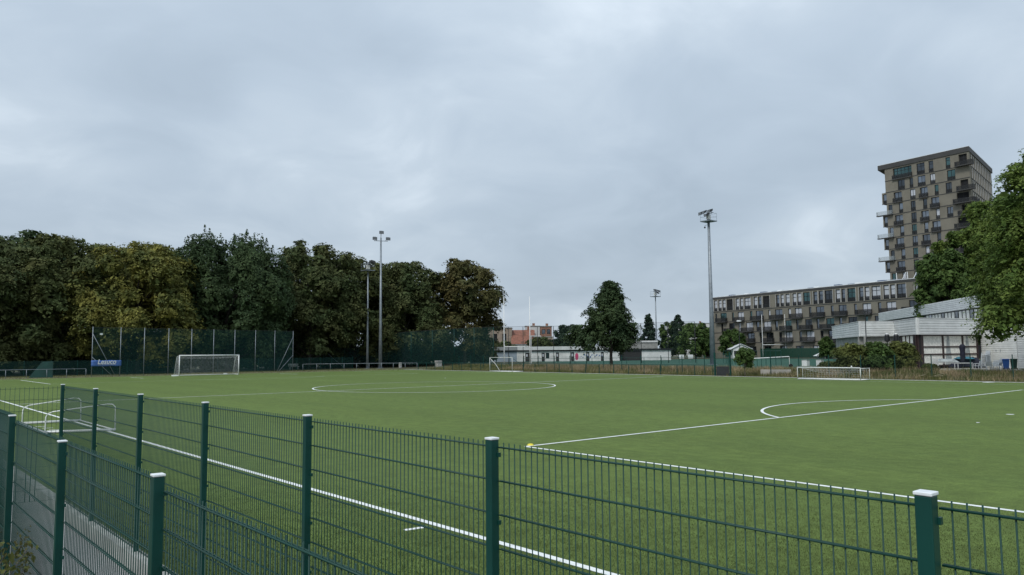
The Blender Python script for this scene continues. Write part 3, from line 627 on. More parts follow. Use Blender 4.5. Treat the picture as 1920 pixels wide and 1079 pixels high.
for i, (a, b) in enumerate(zip(al[:-1], al[1:])):
    MB().quad((a[0], a[1], .5), (b[0], b[1], .5), (b[0], b[1], b[2]), (a[0], a[1], a[2])).build('net', 'net_green' if i < len(np_)-1 else 'net_thin', nf)
    MB().tube([(a[0], a[1], a[2]), (b[0], b[1], b[2])], .022, 5).build('top_wire', 'frame_dark', nf)
MB().tube([(64.4, 127.6, 3.2), (66.6, 124.2, .1)], .04, 6).build('brace', 'galv', nf)
lf = thing('mesh_fence', 'two metre dark mesh fence behind the railing, under the trees left of the masts', 'fence', (40, 114, 0))
lp_ = path_posts([(14, 116.5), (53, 114.0), (66, 120)], 3.0)
for p in lp_: MB().box((p[0]-.03, p[1]-.03, -.05), (p[0]+.03, p[1]+.03, 2.0)).build('post', 'green', lf)
for a, b in zip(lp_[:-1], lp_[1:]): MB().quad((a[0], a[1], .05), (b[0], b[1], .05), (b[0], b[1], 1.95), (a[0], a[1], 1.95)).build('wire_mesh', 'mesh_green', lf)
shd = thing('storage_shed', 'dark teal lean-to shed at the far left behind the railing', 'shed', (17.3, 108, 0))
MB().hexa([(16.2, 107.6, 0), (18.6, 107.0, 0), (18.9, 108.4, 0), (16.5, 109, 0), (17.5, 107.3, 1.9), (18.6, 107.0, 1.95), (18.9, 108.4, 1.95), (17.8, 108.7, 1.9)]).build('wall', 'shed_green', shd)
for i, (x, y, w_, hh, lb) in enumerate([(72.2, 114.6, .42, .95, 'narrow concrete block at the foot of the masts, left one'), (78.2, 111.8, .95, 1.2, 'wide mossy concrete block right of the masts')]):
    q = MB(); q.box((x-w_/2, y-w_/2, -.02), (x+w_/2, y+w_/2, hh)); o = tag(q.build('concrete_block', 'concrete'), lb, 'block'); bv = o.modifiers.new('bevel', 'BEVEL'); bv.width = .05
bc = thing('bench', 'pale bench under the trees, seen through the right end of the backstop net', 'bench', (57, 124, 0))
MB().box((56.2, 123.8, .42), (58, 124.2, .48)).build('seat', 'dirty_white', bc)
for k in (.62, .80): MB().box((56.2, 124.22, k), (58, 124.27, k+.12)).build('backrest_slat', 'dirty_white', bc)
for x in (56.4, 57.8): MB().box((x-.05, 123.85, -.02), (x+.05, 124.25, .42)).build('leg', 'concrete', bc)

# ------------------------------------------------------------------ loose goals, cone, rugby posts
yg = thing('youth_goal', 'white tubular youth goal tipped on its face beside the touchline at the left', 'goal', (6, 32, 0))
for (ya, yb) in ((29.95, 29.15), (34.5, 34.35)):
    MB().tube([(4.95, ya, .06), (7.02, yb, .06)], .046, 10).build('side_post', 'white', yg, True)
    pts = [(5.05, ya, .05), (5.06, ya, .55), (5.12, ya-.02, .66), (5.25, ya-.04, .72), (6.75, yb+.05, .93), (6.9, yb+.02, .92), (6.98, yb, .83), (7.0, yb, .05)]
    MB().tube(pts, .019, 8).build('net_hoop', 'white', yg, True)
MB().tube([(4.97, 28.9, .06), (5.0, 34.9, .06)], .06, 10).build('crossbar', 'white', yg, True)
MB().tube([(7.0, 29.15, .05), (7.0, 34.4, .05)], .025, 8).build('back_bar', 'white', yg, True)
MB().tube([(4.97, 28.86, .06), (4.968, 28.75, .06)], .062, 10).build('end_cap', 'rubber', yg, True)
sg_ = thing('youth_goal', 'white low goal frame tipped over, with sagging net, before the clubhouse bank', 'goal', (63.5, 33, 0))
F0, F1, K0, K1 = (62.9, 35.6), (63.2, 30.2), (64.3, 35.9), (64.6, 30.1)
for p, r_ in ((F0, .035), (F1, .04), (K0, .022), (K1, .022)): MB().tube([(*p, .03), (*p, 1.02)], r_, 8).build('upright', 'dirty_white', sg_, True)
for p, q_, r_, z in ((F0, F1, .04, 1.03), (F0, F1, .045, .05), (F1, K1, .022, .98), (F0, K0, .022, .98), (K0, K1, .022, .05), (F1, K1, .045, .05), (F0, K0, .045, .05)): MB().tube([(*p, z), (*q_, z)], r_, 8).build('bar', 'white', sg_, True)
q = MB(); net_grid(q, (*K0, .95), (*K1, .95), (*K0, .1), (*K1, .1), 24, 6, .0035, .3); net_grid(q, (*F0, 1.0), (*F1, 1.0), (*K0, .95), (*K1, .95), 24, 6, .0035, .5); q.build('net', 'cord', sg_)
MB().lathe((63.15, 30.9, 1.08), [(.05, 0), (.07, .06), (.03, .12)], 8).build('clip', 'white', sg_)
pg = thing('portable_goal', 'pale green-white portable goal frame on the far side of the centre circle', 'goal', (66, 79, 0))
P0, P1, Q0, Q1 = (65.4, 81.5), (65.6, 77.1), (66.4, 81.6), (67.0, 76.6)
for p in (P0, P1): MB().tube([(*p, .03), (*p, 1.85)], .038, 8).build('goal_post', 'dirty_white', pg, True)
MB().tube([(*P0, 1.87), (*P1, 1.87)], .038, 8).build('crossbar', 'dirty_white', pg, True)
for p, q_ in ((P0, P1), (P1, Q1), (P0, Q0), (Q0, Q1)): MB().tube([(*p, .05), (*q_, .05)], .045, 8).build('base_bar', 'white', pg, True)
MB().tube([(*P0, 1.8), (65.5, 80.4, 1.0), (65.6, 79.6, .05)], .04, 8).build('brace', 'dirty_white', pg, True); MB().tube([(*P1, 1.8), (*Q1, .8), (*Q1, .05)], .025, 8).build('net_stanchion', 'green', pg, True)
for (x, y, w_, lb) in ((29.8, 10.2, .10, 'small white scrap on the turf inside the near penalty area, left one'), (24.9, 7.3, .08, 'small white scrap on the turf inside the near penalty area, right one'), (65.2, 21.4, .75, 'flat white sheet lying at the far touchline before the terrace'), (46.0, 64.5, .14, 'small white scrap on the turf beyond the centre circle')):
    q = MB(); k = 8; q.v += [(x, y, .02)]+[(x+w_*math.cos(t_)*(.7+.3*math.sin(3*t_)), y+w_*.6*math.sin(t_), .008+.012*math.sin(5*t_)**2) for t_ in [2*math.pi*i/k for i in range(k)]]
    q.f += [(0, 1+i, 1+(i+1) % k) for i in range(k)]; o = tag(q.build('paper_scrap', 'white'), lb, 'litter', 'white scraps on the pitch'); sm_ = o.modifiers.new('solid', 'SOLIDIFY'); sm_.thickness = .004
q = MB(); q.lathe((14.42, 16.2, .0), [(.10, .005), (.10, .012), (.06, .05), (.03, .055), (.028, .05)], 18); tag(q.build('marker_cone', 'yellow', None, True), 'flat yellow marker cone on the near penalty area corner', 'cone')
def rugby(label, a, b, z0, top, m_='white'):
    t = thing('rugby_posts', label, 'rugby posts', (*a, z0), 'rugby goal posts')
    for p in (a, b): MB().tube([(*p, z0-.1), (*p, z0+3.4), (*p, top)], .085, 8, .05).build('upright', m_, t, True)
    MB().tube([(*a, z0+3), (*b, z0+3)], .06, 8).build('crossbar', m_, t, True); return t
rugby('white rugby posts left of the lone tree, before the changing rooms', (77.6, 93.1), (80.5, 90.3), .42, 11.2)
rugby('distant white rugby posts in front of the apartment block', (174, 107.6), (178.3, 103.8), .85, 11.4)
q = MB()
ex = thing('signal_arm', 'short white bar on a pole behind the right-hand rugby upright', 'pole', (94.86, 106.05, .42)); MB().tube([(94.8, 106.0, .3), (94.8, 106.0, 5.55)], .05, 8).build('pole', 'white', ex); MB().tube([(94.6, 106.2, 5.45), (96.15, 104.8, 5.45)], .06, 8).build('arm', 'white', ex)
wg = thing('wheeled_goal', 'pale goal frame on black wheels on the paved path beyond the fence', 'goal', (80, 46, .43))
e0, e1 = (82.5, 52.4), (85.2, 49.2)
MB().tube([(*e0, 1.55), (*e1, 1.75)], .05, 8).build('crossbar', 'white', wg); 
for p in (e0, e1): MB().tube([(*p, .45), (*p, 1.65)], .035, 8).build('goal_post', 'dirty_white', wg)
w_ = MB(); w_.tube([(85.0, 48.9, .66), (85.1, 49.0, .66)], .23, 14); w_.build('wheel', 'rubber', wg)

# ------------------------------------------------------------------ apartment block and tower
def window(parent, O, u, n, a, b, z0, z1, glass, mull=1, trans_=None, rec=.22, fr=.12):
    q = MB(); d0, d1 = -rec-.02, -rec+.07
    q.fbox(O, u, n, a, a+fr, d0, d1, z0, z1); q.fbox(O, u, n, b-fr, b, d0, d1, z0, z1); q.fbox(O, u, n, a+fr, b-fr, d0, d1, z0, z0+fr); q.fbox(O, u, n, a+fr, b-fr, d0, d1, z1-fr, z1)
    for k in range(1, mull): c = a+(b-a)*k/mull; q.fbox(O, u, n, c-.05, c+.05, d0, d1-.01, z0+fr, z1-fr)
    if trans_: q.fbox(O, u, n, a+fr, b-fr, d0, d1-.02, z0+trans_, z0+trans_+.1)
    f = q.build('window', 'frame_dark', parent)
    g_ = MB().fbox(O, u, n, a+fr*.5, b-fr*.5, -rec-.012, -rec+.012, z0+fr*.5, z1-fr*.5); child(g_, 'pane', glass, f, False); return f
def storey(wall, O, u, n, a, b, z0, z1, ops, th=.45):
    ops = sorted(ops); c = a
    for (p, q_, s_, t_) in ops:
        if p > c: wall.fbox(O, u, n, c, p, -th, 0, z0, z1)
        if s_ > .01: wall.fbox(O, u, n, p, q_, -th, 0, z0, z0+s_)
        if z0+t_ < z1-.01: wall.fbox(O, u, n, p, q_, -th, 0, z0+t_, z1)
        c = q_
    if c < b: wall.fbox(O, u, n, c, b, -th, 0, z0, z1)
def balcony(parent, O, u, n, a, b, z, depth=1.3, pan='balcony_glass', h=1.05, ret=True):
    s_ = MB().fbox(O, u, n, a, b, .01, depth, z-.2, z+.02).build('balcony', 'taupe_dark', parent)
    q = MB().fbox(O, u, n, a+.03, b-.03, depth-.06, depth-.02, z+.02, z+h)
    q.fbox(O, u, n, a+.03, a+.07, .02, depth-.06, z+.02, z+h); q.fbox(O, u, n, b-.07, b-.03, .02, depth-.06, z+.02, z+h); child(q, 'railing', pan, s_, False); return s_
rb = random.Random(11)
mat('glass_dark', (.07, .08, .09), .08, metal=.8, var=.3, vscale=.4)
GL = lambda: rb.choice(['glass', 'glass', 'glass_dark', 'glass_dark', 'curtain', 'glass_green', 'curtain'])
O = (184.09, 128.92); u = (-.2235, -.9747); n = (-.9747, .2235); LB = 70
blk = thing('apartment_block', 'long five-storey taupe apartment block with rows of dark windows and balconies', 'building', (178, 98, .3))
TOP = [(0.38, 1.66), (2.12, 3.43), (3.7, 4.99), (5.34, 7.75), (8.83, 10.11), (10.41, 11.63), (12.09, 14.37), (15.43, 16.72), (16.96, 18.24), (18.64, 20.98), (23.13, 24.3), (24.67, 25.79), (26.27, 27.63), (28.53, 29.79), (30.04, 31.31), (31.81, 33.99), (34.92, 36.2), (36.54, 37.87), (38.27, 40.55), (41.45, 42.72), (43.03, 44.13), (44.66, 46.89), (47.8, 48.99), (49.29, 50.55), (51.05, 53.34), (54.05, 55.45), (55.73, 56.96), (57.29, 59.47), (61.5, 62.8), (63.2, 64.5)]
R2 = [(0.69, 1.37), (2.73, 5.19), (7.16, 7.94), (9.41, 11.65), (13.93, 14.75), (15.96, 18.56), (20.32, 21.09), (22.62, 25.07), (26.92, 27.83), (29.09, 31.22), (33.38, 34.17), (35.53, 37.97), (39.83, 40.64), (42.08, 44.28), (46.27, 47.03), (48.53, 50.73), (52.46, 53.32), (54.58, 56.93), (60, 62)]
R3 = [(2.92, 3.63), (5.94, 8.11), (9.61, 10.46), (12.34, 14.81), (16.02, 17.03), (18.61, 21.14), (22.48, 23.43), (25.85, 27.86), (29.3, 30.09), (32.12, 34.19), (35.55, 36.39), (38.38, 40.65), (42.08, 42.87), (44.58, 47.02), (49, 49.8), (51.5, 53.8)]
R4 = [(a-3.2+.0, b-3.2) for a, b in R2 if a > 5]
wl = MB(); zf = [.3, 4.55, 7.45, 10.35, 13.25, 17.3]
storey(wl, O, u, n, 0, LB, 13.25, 16.75, [(a-.02, b+.02, .3, 3.2) for a, b in TOP])
storey(wl, O, u, n, 0, LB, 10.35, 13.23, [(a, b, .05, 2.45) for a, b in R2]); storey(wl, O, u, n, 0, LB, 7.45, 10.33, [(a, b, .05, 2.45) for a, b in R3])
storey(wl, O, u, n, 0, LB, 4.55, 7.43, [(a, b, .05, 2.45) for a, b in R4]); storey(wl, O, u, n, 0, LB, .3, 4.5, [(a, a+2.4, .9, 3.2) for a in np.arange(3, 64, 5.2)])
wl.build('wall', 'taupe', blk)
MB().fbox(O, u, n, .05, LB-.05, -13, -.46, .3, 16.7).build('core', 'interior', blk)
cor = MB().fbox(O, u, n, -.05, LB+.05, -13, .06, 16.752, 17.3).build('cornice', 'taupe_dark', blk); child(MB().fbox(O, u, n, 0, LB, -12.9, .03, 17.302, 17.42), 'roof_edge', 'roof_white', cor, False)
q = MB()
for zz in zf[1:5]: q.fbox(O, u, n, -.02, LB, .003, .07, zz-.13, zz+.03)
q.build('floor_band', 'taupe_dark', blk)
MB().fbox(O, u, n, -.02, -.002, -13, 0, .3, 16.7).build('end_wall', 'taupe', blk)
for i, (a, b) in enumerate(TOP):
    dark = (b-a) > 2.0
    window(blk, O, u, n, a, b, 13.55, 16.45, ('interior' if i in (3, 9) else 'glass_green' if i in (15, 21) else GL()) if dark else rb.choice(['glass', 'curtain', 'curtain']), 2 if dark else 1, 1.9)
    q = MB().fbox(O, u, n, a, b, .005, .04, 13.45, 14.35).build('juliet_rail', 'balcony_glass', blk)
    MB().fbox(O, u, n, a-.12, a-.021, .002, .12, 13.4, 16.6).build('reveal', 'reveal', blk); MB().fbox(O, u, n, b+.021, b+.12, .002, .12, 13.4, 16.6).build('reveal', 'reveal', blk)
for (row, z) in ((R2, 10.35), (R3, 7.45), (R4, 4.55)):
    for a, b in row:
        wide = b-a > 1.5; window(blk, O, u, n, a, b, z+.05, z+2.45, GL(), 2 if wide else 1)
        if wide: balcony(blk, O, u, n, a-1.3, b+.3, z+.02, .9)
for a in np.arange(3, 64, 5.2): window(blk, O, u, n, a, a+2.4, 1.2, 3.5, GL(), 2)
for i in range(34):
    a = 1+i*1.95; q = MB(); c0 = (O[0]+u[0]*a-n[0]*(1.5), O[1]+u[1]*a-n[1]*1.5)
    if i % 5 < 4: q.fbox(O, u, n, a, a+1.5, -2.4, -1.2, 17.45, 17.52+.12*(i % 3)).build('rooftop_panel', 'roof_white' if i % 2 else 'solar', blk)
q = MB()
for i in range(6): a = 57+i*1.3; P = lambda s_, d_: (O[0]+u[0]*s_+n[0]*d_, O[1]+u[1]*s_+n[1]*d_); q.tube([(*P(a, -.6), 17.4), (*P(a+(.5 if i % 2 else -.5), -1.2), 19.0)], .06, 5)
q.build('rooftop_strut', 'roof_white', blk)

tw = thing('apartment_tower', 'tall taupe apartment tower with staggered windows and corner balconies', 'building', (214, 82, .3))
O2 = (209.56, 92.91); u2 = (-.13684, -.99059); n2 = (-.99059, .13684); WT = 23.82
OE = (206.3, 69.31); uf = (.98690, .16132); nf2 = (.16132, -.98690); WF = 31.6
fl = [47.3-3.06*k for k in range(0, 16)]           # floor levels below the top storey
Erow = [(1.2, 2.2, 'w'), (4.2, 6.4, 'b'), (8.7, 10.1, 'w'), (11.3, 13.3, 'b'), (15.1, 16.1, 'w'), (17.9, 19.4, 'w'), (21.5, 23.4, 'c')]
Orow = [(2.6, 3.7, 'l'), (5.5, 6.6, 'w'), (8.7, 10.0, 'w'), (11.95, 13.0, 'w'), (14.0, 16.1, 'b'), (20.5, 23.4, 'c')]
R0 = [(4.3, 9.4, 'L'), (10.75, 12.85, 'w'), (13.9, 15.1, 'w'), (18.2, 19.35, 'w'), (21.4, 23.4, 'c')]
R1 = [(5.5, 7.4, 'w'), (8.7, 9.65, 'w'), (10.85, 12.9, 'w'), (14.1, 15.4, 'w'), (18.4, 20.4, 'w')]
F2 = [(2.2+i*2.35, 2.2+i*2.35+.95, 'w') for i in range(12)]
rows = [R0, R1]+[Erow if k % 2 == 0 else Orow for k in range(13)]
wl = MB(); band = MB(); w2 = MB(); rev = MB()
for k, row in enumerate(rows):
    z0 = fl[k]; z1 = 50.6 if k == 0 else fl[k-1]-.02; hh = z1-z0-.35
    left = 2.0 if k < 2 else (.9 if row is Erow else 2.1)
    storey(wl, O2, u2, n2, left, WT, z0, z1, [(a, b, .1, hh) for a, b, t_ in row], .5)
    storey(w2, OE, uf, nf2, .5, WF, z0, z1, [(a, b, .1, hh) for a, b, t_ in F2], .5)
    band.fbox(O2, u2, n2, left-.03, WT+.03, .003, .08, z0-.1, z0+.06); band.fbox(OE, uf, nf2, 0, WF, .003, .08, z0-.1, z0+.06)
    wl.fbox(O2, u2, n2, left, left+.4, -16, -.5, z0, z1)
    for a, b, t_ in row:
        window(tw, O2, u2, n2, a, b, z0+.1, z0+hh, 'glass_green' if t_ == 'L' else 'glass' if t_ in 'bc' else GL(), 5 if t_ == 'L' else 2 if b-a > 1.3 else 1, None if k else 2.0, rec=.22 if t_ in 'wl' else .42)
        if t_ in 'bL': balcony(tw, O2, u2, n2, a-.15, b+.15, z0+.05, .45)
        if t_ == 'l': balcony(tw, O2, u2, n2, -.5, b+.2, z0+.05, .8, 'balcony_pale')
        if t_ == 'c': balcony(tw, O2, u2, n2, a-.5, WT+1.2, z0+.05, 1.2)
        if t_ == 'w': MB().fbox(O2, u2, n2, a, b, .005, .03, z0+.1, z0+1.0).build('juliet_rail', 'balcony_glass', tw)
    for j, (a, b, t_) in enumerate(F2):
        window(tw, OE, uf, nf2, a, b, z0+.1, z0+hh, 'glass', 1); rev.fbox(OE, uf, nf2, b+.02, b+.5, .004, .07, z0+.2, z1-.2)
    if k > 1 and k % 3 == 0: balcony(tw, OE, uf, nf2, .4, 4.4, z0+.05, 1.2)
    if k > 1 and k % 3 == 1: balcony(tw, OE, uf, nf2, 24, 29, z0+.05, 1.2)
wl.build('wall', 'taupe', tw); w2.build('side_wall', 'taupe', tw); band.build('floor_band', 'taupe_dark', tw); tag(rev.build('reveal_strips', 'reveal', tw), kind='stuff')
A2, B2, C2 = V2(O2)+V2(u2)*2.3-V2(n2)*.52, V2(OE)-V2(n2)*.52-V2(nf2)*.52, V2(OE)+V2(uf)*WF-V2(nf2)*.52; D2 = A2+(C2-B2)
MB().hexa([(*A2, .3), (*B2, .3), (*C2, .3), (*D2, .3), (*A2, 50.5), (*B2, 50.5), (*C2, 50.5), (*D2, 50.5)]).build('core', 'interior', tw)
A2, B2, C2 = V2(O2)+V2(u2)*.2+V2(n2)*.25, V2(OE)+V2(n2)*.25+V2(nf2)*.25, V2(OE)+V2(uf)*(WF+.5)+V2(nf2)*.25; D2 = A2+(C2-B2)
rf = MB().hexa([(*A2, 50.62), (*B2, 50.62), (*C2, 50.62), (*D2, 50.62), (*A2, 51.85), (*B2, 51.85), (*C2, 51.85), (*D2, 51.85)]).build('roof', 'taupe_dark', tw)
child(MB().hexa([(*A2, 51.853), (*B2, 51.853), (*C2, 51.853), (*D2, 51.853), (*A2, 51.95), (*B2, 51.95), (*C2, 51.95), (*D2, 51.95)]), 'roof_edge', 'roof_white', rf, False)

# ------------------------------------------------------------------ clubhouse
ch = thing('clubhouse', 'low pale clubhouse with ribbed grey metal fascia and curtained windows', 'building', (96, 38, .4))
def ribbed(name, a, b, z0, z1, m, nrm, pitch_=.275, depth=.055, th=.2):
    a, b = V2(a), V2(b); nrm = V2(nrm)/np.linalg.norm(nrm); q = MB(); k = int(round((z1-z0)/pitch_)); pr = []
    for i in range(k):
        z = z0+(z1-z0)*i/k; h_ = (z1-z0)/k; pr += [(z, 0), (z+h_*.10, 0), (z+h_*.20, depth), (z+h_*.78, depth), (z+h_*.90, 0)]
    pr.append((z1, 0))
    for (z, d) in pr:
        for p in (a, b): c = p+nrm*d; q.v.append((c[0], c[1], z))
    for i in range(len(pr)-1): q.f.append((2*i, 2*i+1, 2*i+3, 2*i+2))
    for e_ in (0, 1): pass
    q.hexa([(*(a-nrm*th), z0), (*(b-nrm*th), z0), (*(b-nrm*.003), z0), (*(a-nrm*.003), z0), (*(a-nrm*th), z1), (*(b-nrm*th), z1), (*(b-nrm*.003), z1), (*(a-nrm*.003), z1)])
    return q.build(name, m, ch)
FP = [(106.0, 54.4), (90.1, 42.9), (93.2, 40.3), (85.8, 34.7), (95.4, 31.7)]
def outn(a, b):
    d = V2(b)-V2(a); n_ = V2((-d[1], d[0])); n_ /= np.linalg.norm(n_); return n_ if n_@(-(V2(a)+V2(b))/2) > 0 else -n_
for a, b in zip(FP[:-1], FP[1:]):
    ribbed('fascia', a, b, 4.1, 5.75, 'corrugated', outn(a, b)); n_ = outn(a, b)
    q = MB(); q.beam((*(V2(a)+n_*.03), 4.08), (*(V2(b)+n_*.03), 4.08), .12, .06); q.beam((*(V2(a)+n_*.03), 5.79), (*(V2(b)+n_*.03), 5.79), .14, .07); q.build('trim', 'corrugated', ch)
for p in FP[1:-1]: MB().tube([(*p, 4.05), (*p, 5.8)], .12, 6).build('corner_trim', 'corrugated', ch)
rfm = MB(); rfm.quad(*[(x, y, 5.6) for x, y in FP], (112, 36, 5.6), (118, 50, 5.6)); rfm.build('roof', 'roof_grey', ch)
ribbed('upper_fascia', (141.1, 63.6), (103.5, 34.4), 7.5, 9.0, 'corrugated', outn((141.1, 63.6), (103.5, 34.4)), .25)
a, b = V2((141.1, 63.6)), V2((103.5, 34.4)); nb_ = outn(a, b)
MB().beam((*(a-nb_*.4), 6.5), (*(b-nb_*.4), 6.5), .3, 2.0).build('clerestory_wall', 'frame_dark', ch)
rl_ = MB().quad((*a, 8.95), (*b, 8.95), (*(b-nb_*12), 8.95), (*(a-nb_*12), 8.95)).build('upper_roof', 'roof_grey', ch)
for i in range(16):
    s_ = b+(a-b)*(.01+.028*i); t_ = b+(a-b)*(.01+.028*i+.02)
    MB().beam((*(s_-nb_*.22), 6.55), (*(t_-nb_*.22), 6.55), .03, 1.6).build('clerestory_pane', 'sheer' if i % 4 != 2 else 'glass', ch)
# glazed wall below the near fascia
a, b = V2((86.1, 34.9)), V2((95.2, 32.05)); un = (b-a)/np.linalg.norm(b-a); nn2 = outn(a, b); Lw = np.linalg.norm(b-a)
O3 = tuple(a-nn2*.15)
q = MB(); q.fbox(O3, un, nn2, 0, 1.05, -.1, .06, .4, 4.06); q.build('door_post_panel', 'maroon', ch)
sg2 = MB().fbox(O3, un, nn2, .35, .75, .062, .075, 1.6, 1.95).build('notice', 'brick', ch)
xs_ = [1.05, 4.05, 7.15, Lw-.1]; zs_ = [.75, 1.95, 2.75, 4.0]
q = MB()
for x in xs_[1:]: q.fbox(O3, un, nn2, x-.1, x+.1, -.1, .05, .4, 4.06)
for z in zs_: q.fbox(O3, un, nn2, 1.0, Lw, -.1, .04, z-.09, z+.06)
q.build('window_frame', 'maroon', ch)
for i in range(3):
    for j in range(3): MB().fbox(O3, un, nn2, xs_[i]+.1, xs_[i+1]-.1, -.06, -.04, zs_[j]+.06, zs_[j+1]-.09).build('curtained_pane', 'sheer', ch)
MB().fbox(O3, un, nn2, 0, Lw, -.3, -.12, .4, 4.06).build('back_wall', 'interior', ch)
q = MB()
for cx_ in (4.9, 7.9): MB().hexa([(*(V2(O3)+un*(cx_+w0)+nn2*(-.035+d)), z) for z, w in ((.8, .55), (3.9, .14)) for w0, d in ((-w, 0), (w, 0), (w, .008), (-w, .008))]).build('curtain_fold', 'tarp_grey', ch)
pass
a, b = V2((93.0, 40.4)), V2((86.0, 35.0)); un2 = (b-a)/np.linalg.norm(b-a); nn3 = outn(a, b); O4 = tuple(a-nn3*.2); L4 = np.linalg.norm(b-a)
MB().fbox(O4, un2, nn3, 0, L4, -.3, -.12, .4, 4.06).build('back_wall', 'interior', ch)
q = MB()
for i in range(7): q.fbox(O4, un2, nn3, L4*i/6-.06, L4*i/6+.06, -.1, .05, .4, 4.06)
for z in (.75, 1.5, 2.3, 3.1, 4.0): q.fbox(O4, un2, nn3, 0, L4, -.1, .04, z-.05, z+.05)
q.build('window_frame', 'maroon', ch)
for i in range(6):
    for j, (za, zb) in enumerate(((.8, 1.45), (1.55, 2.25), (2.35, 3.05), (3.15, 3.95))): MB().fbox(O4, un2, nn3, L4*i/6+.06, L4*(i+1)/6-.06, -.06, -.04, za, zb).build('curtained_pane', 'sheer' if (i+j) % 4 else 'glass', ch)
for a, b in ((FP[0], FP[1]), (FP[1], FP[2])):
    n_ = outn(a, b); q = MB(); q.fbox(tuple(V2(a)-n_*.4), (V2(b)-V2(a))/np.linalg.norm(V2(b)-V2(a)), n_, 0, np.linalg.norm(V2(b)-V2(a)), -.2, 0, .4, 4.06); q.build('wall', 'concrete', ch)
# ribbed pale side wall and the return at the right
ribbed('side_wall', (95.45, 31.9), (91.9, 27.4), .4, 5.0, 'corr_white', outn((95.45, 31.9), (91.9, 27.4)), .23, .04); ribbed('side_wall', (91.85, 27.35), (97, 22), .4, 5.0, 'corrugated', outn((91.85, 27.35), (97, 22)), .23, .04)
q = MB()
for k in (.45, .57): p = V2((95.45, 31.9))*(1-k)+V2((91.9, 27.4))*k+outn((95.45, 31.9), (91.9, 27.4))*.12; q.tube([(*p, 2.15), (*p, 2.4)], .03, 6)
q.build('pipe_stub', 'galv', ch)
tr = MB(); tr.hexa([(78.2, 32.4, .2), (84.6, 24.8, .2), (96.5, 29, .2), (86.0, 34.8, .2), (78.2, 32.4, .43), (84.6, 24.8, .43), (96.5, 29, .43), (86.0, 34.8, .43)]); tag(tr.build('terrace', 'paving'), kind='structure')
lw = MB(); lw.hexa([(87.5, 44.0, .3), (88.6, 42.2, .3), (88.8, 42.4, .3), (87.7, 44.2, .3), (87.5, 44.0, 2.6), (88.6, 42.2, 2.6), (88.8, 42.4, 2.6), (87.7, 44.2, 2.6)]); tag(lw.build('white_wall', 'wall_white'), 'short white wall end left of the clubhouse shrubs', 'wall')

# terrace furniture
def chair(label, x, y, rz, z=.43, group='white plastic chairs on the terrace'):
    t = thing('plastic_chair', label, 'chair', (x, y, z), group); t.rotation_euler = (0, 0, rz)
    def add(q, nm, sm=False): o = q.build(nm, 'plastic_white', None, sm); o.parent = t; return o
    add(MB().box((-.24, -.24, .41), (.24, .22, .45)), 'seat')
    b_ = MB(); 
    for k in range(5): b_.hexa([(-.22+k*.095, .21, .45), (-.16+k*.095, .21, .45), (-.16+k*.095, .24, .45), (-.22+k*.095, .24, .45), (-.19+k*.082, .32, .84), (-.14+k*.082, .32, .84), (-.14+k*.082, .35, .84), (-.19+k*.082, .35, .84)])
    b_.tube([(-.25, .22, .45), (-.23, .33, .78), (-.15, .355, .88), (0, .36, .91), (.15, .355, .88), (.23, .33, .78), (.25, .22, .45)], .025, 6); add(b_, 'backrest')
    for sx in (-1, 1):
        add(MB().tube([(sx*.26, -.22, .62), (sx*.27, .25, .66)], .028, 6), 'armrest')
        add(MB().tube([(sx*.29, -.27, 0), (sx*.25, -.22, .62)], .025, 6), 'leg'); add(MB().tube([(sx*.28, .30, 0), (sx*.24, .21, .45)], .025, 6), 'leg')
    return t
cd = TOC(82, 29)-math.pi/2
NUM = ['lowest', 'second from the ground', 'third from the ground', 'fourth from the ground', 'fifth from the ground', 'sixth from the ground', 'seventh from the ground', 'topmost']
for k in range(4): chair('white plastic chair left of the tables, '+(NUM[k] if k < 3 else 'topmost')+' of its stack', 79.43, 30.67, cd, .43+.12*k, 'stack of white chairs left of the tables')
for k in range(8): chair('white plastic chair, '+NUM[k]+' of the tall stack by the ribbed wall', 84.36, 27.87, cd+2.4, .43+.145*k, 'tall stack of white chairs')
for k in range(3): chair('white plastic chair, '+['lowest', 'middle', 'topmost'][k]+' of the short stack beside the blue bin', 85.75, 27.3, cd+2.0, .43+.13*k, 'short stack of white chairs')
chair('single white plastic chair facing away between the stacks', 82.75, 27.2, cd+.3); chair('single white plastic chair behind the white table', 82.9, 28.2, cd+1.2); chair('single white plastic chair next to the blue bin', 83.25, 26.75, cd+2.8)
def table(label, x, y, w_, d_, h_, m_, rz):
    t = thing('garden_table', label, 'table', (x, y, .43)); t.rotation_euler = (0, 0, rz)
    o = MB().box((-w_/2, -d_/2, h_-.05), (w_/2, d_/2, h_)).build('tabletop', m_); o.parent = t
    for sx in (-1, 1):
        for sy in (-1, 1): o = MB().tube([(sx*(w_/2-.08), sy*(d_/2-.08), 0), (sx*(w_/2-.08), sy*(d_/2-.08), h_-.05)], .03, 6).build('leg', 'plastic_white'); o.parent = t
    return t
table('white garden table in front of the closed parasol', 81.5, 28.9, 1.6, .9, .74, 'plastic_white', cd); table('table under a grey cover, right of the stacked chairs', 83.0, 31.0, 2.2, 1.0, .72, 'plastic_white', cd)
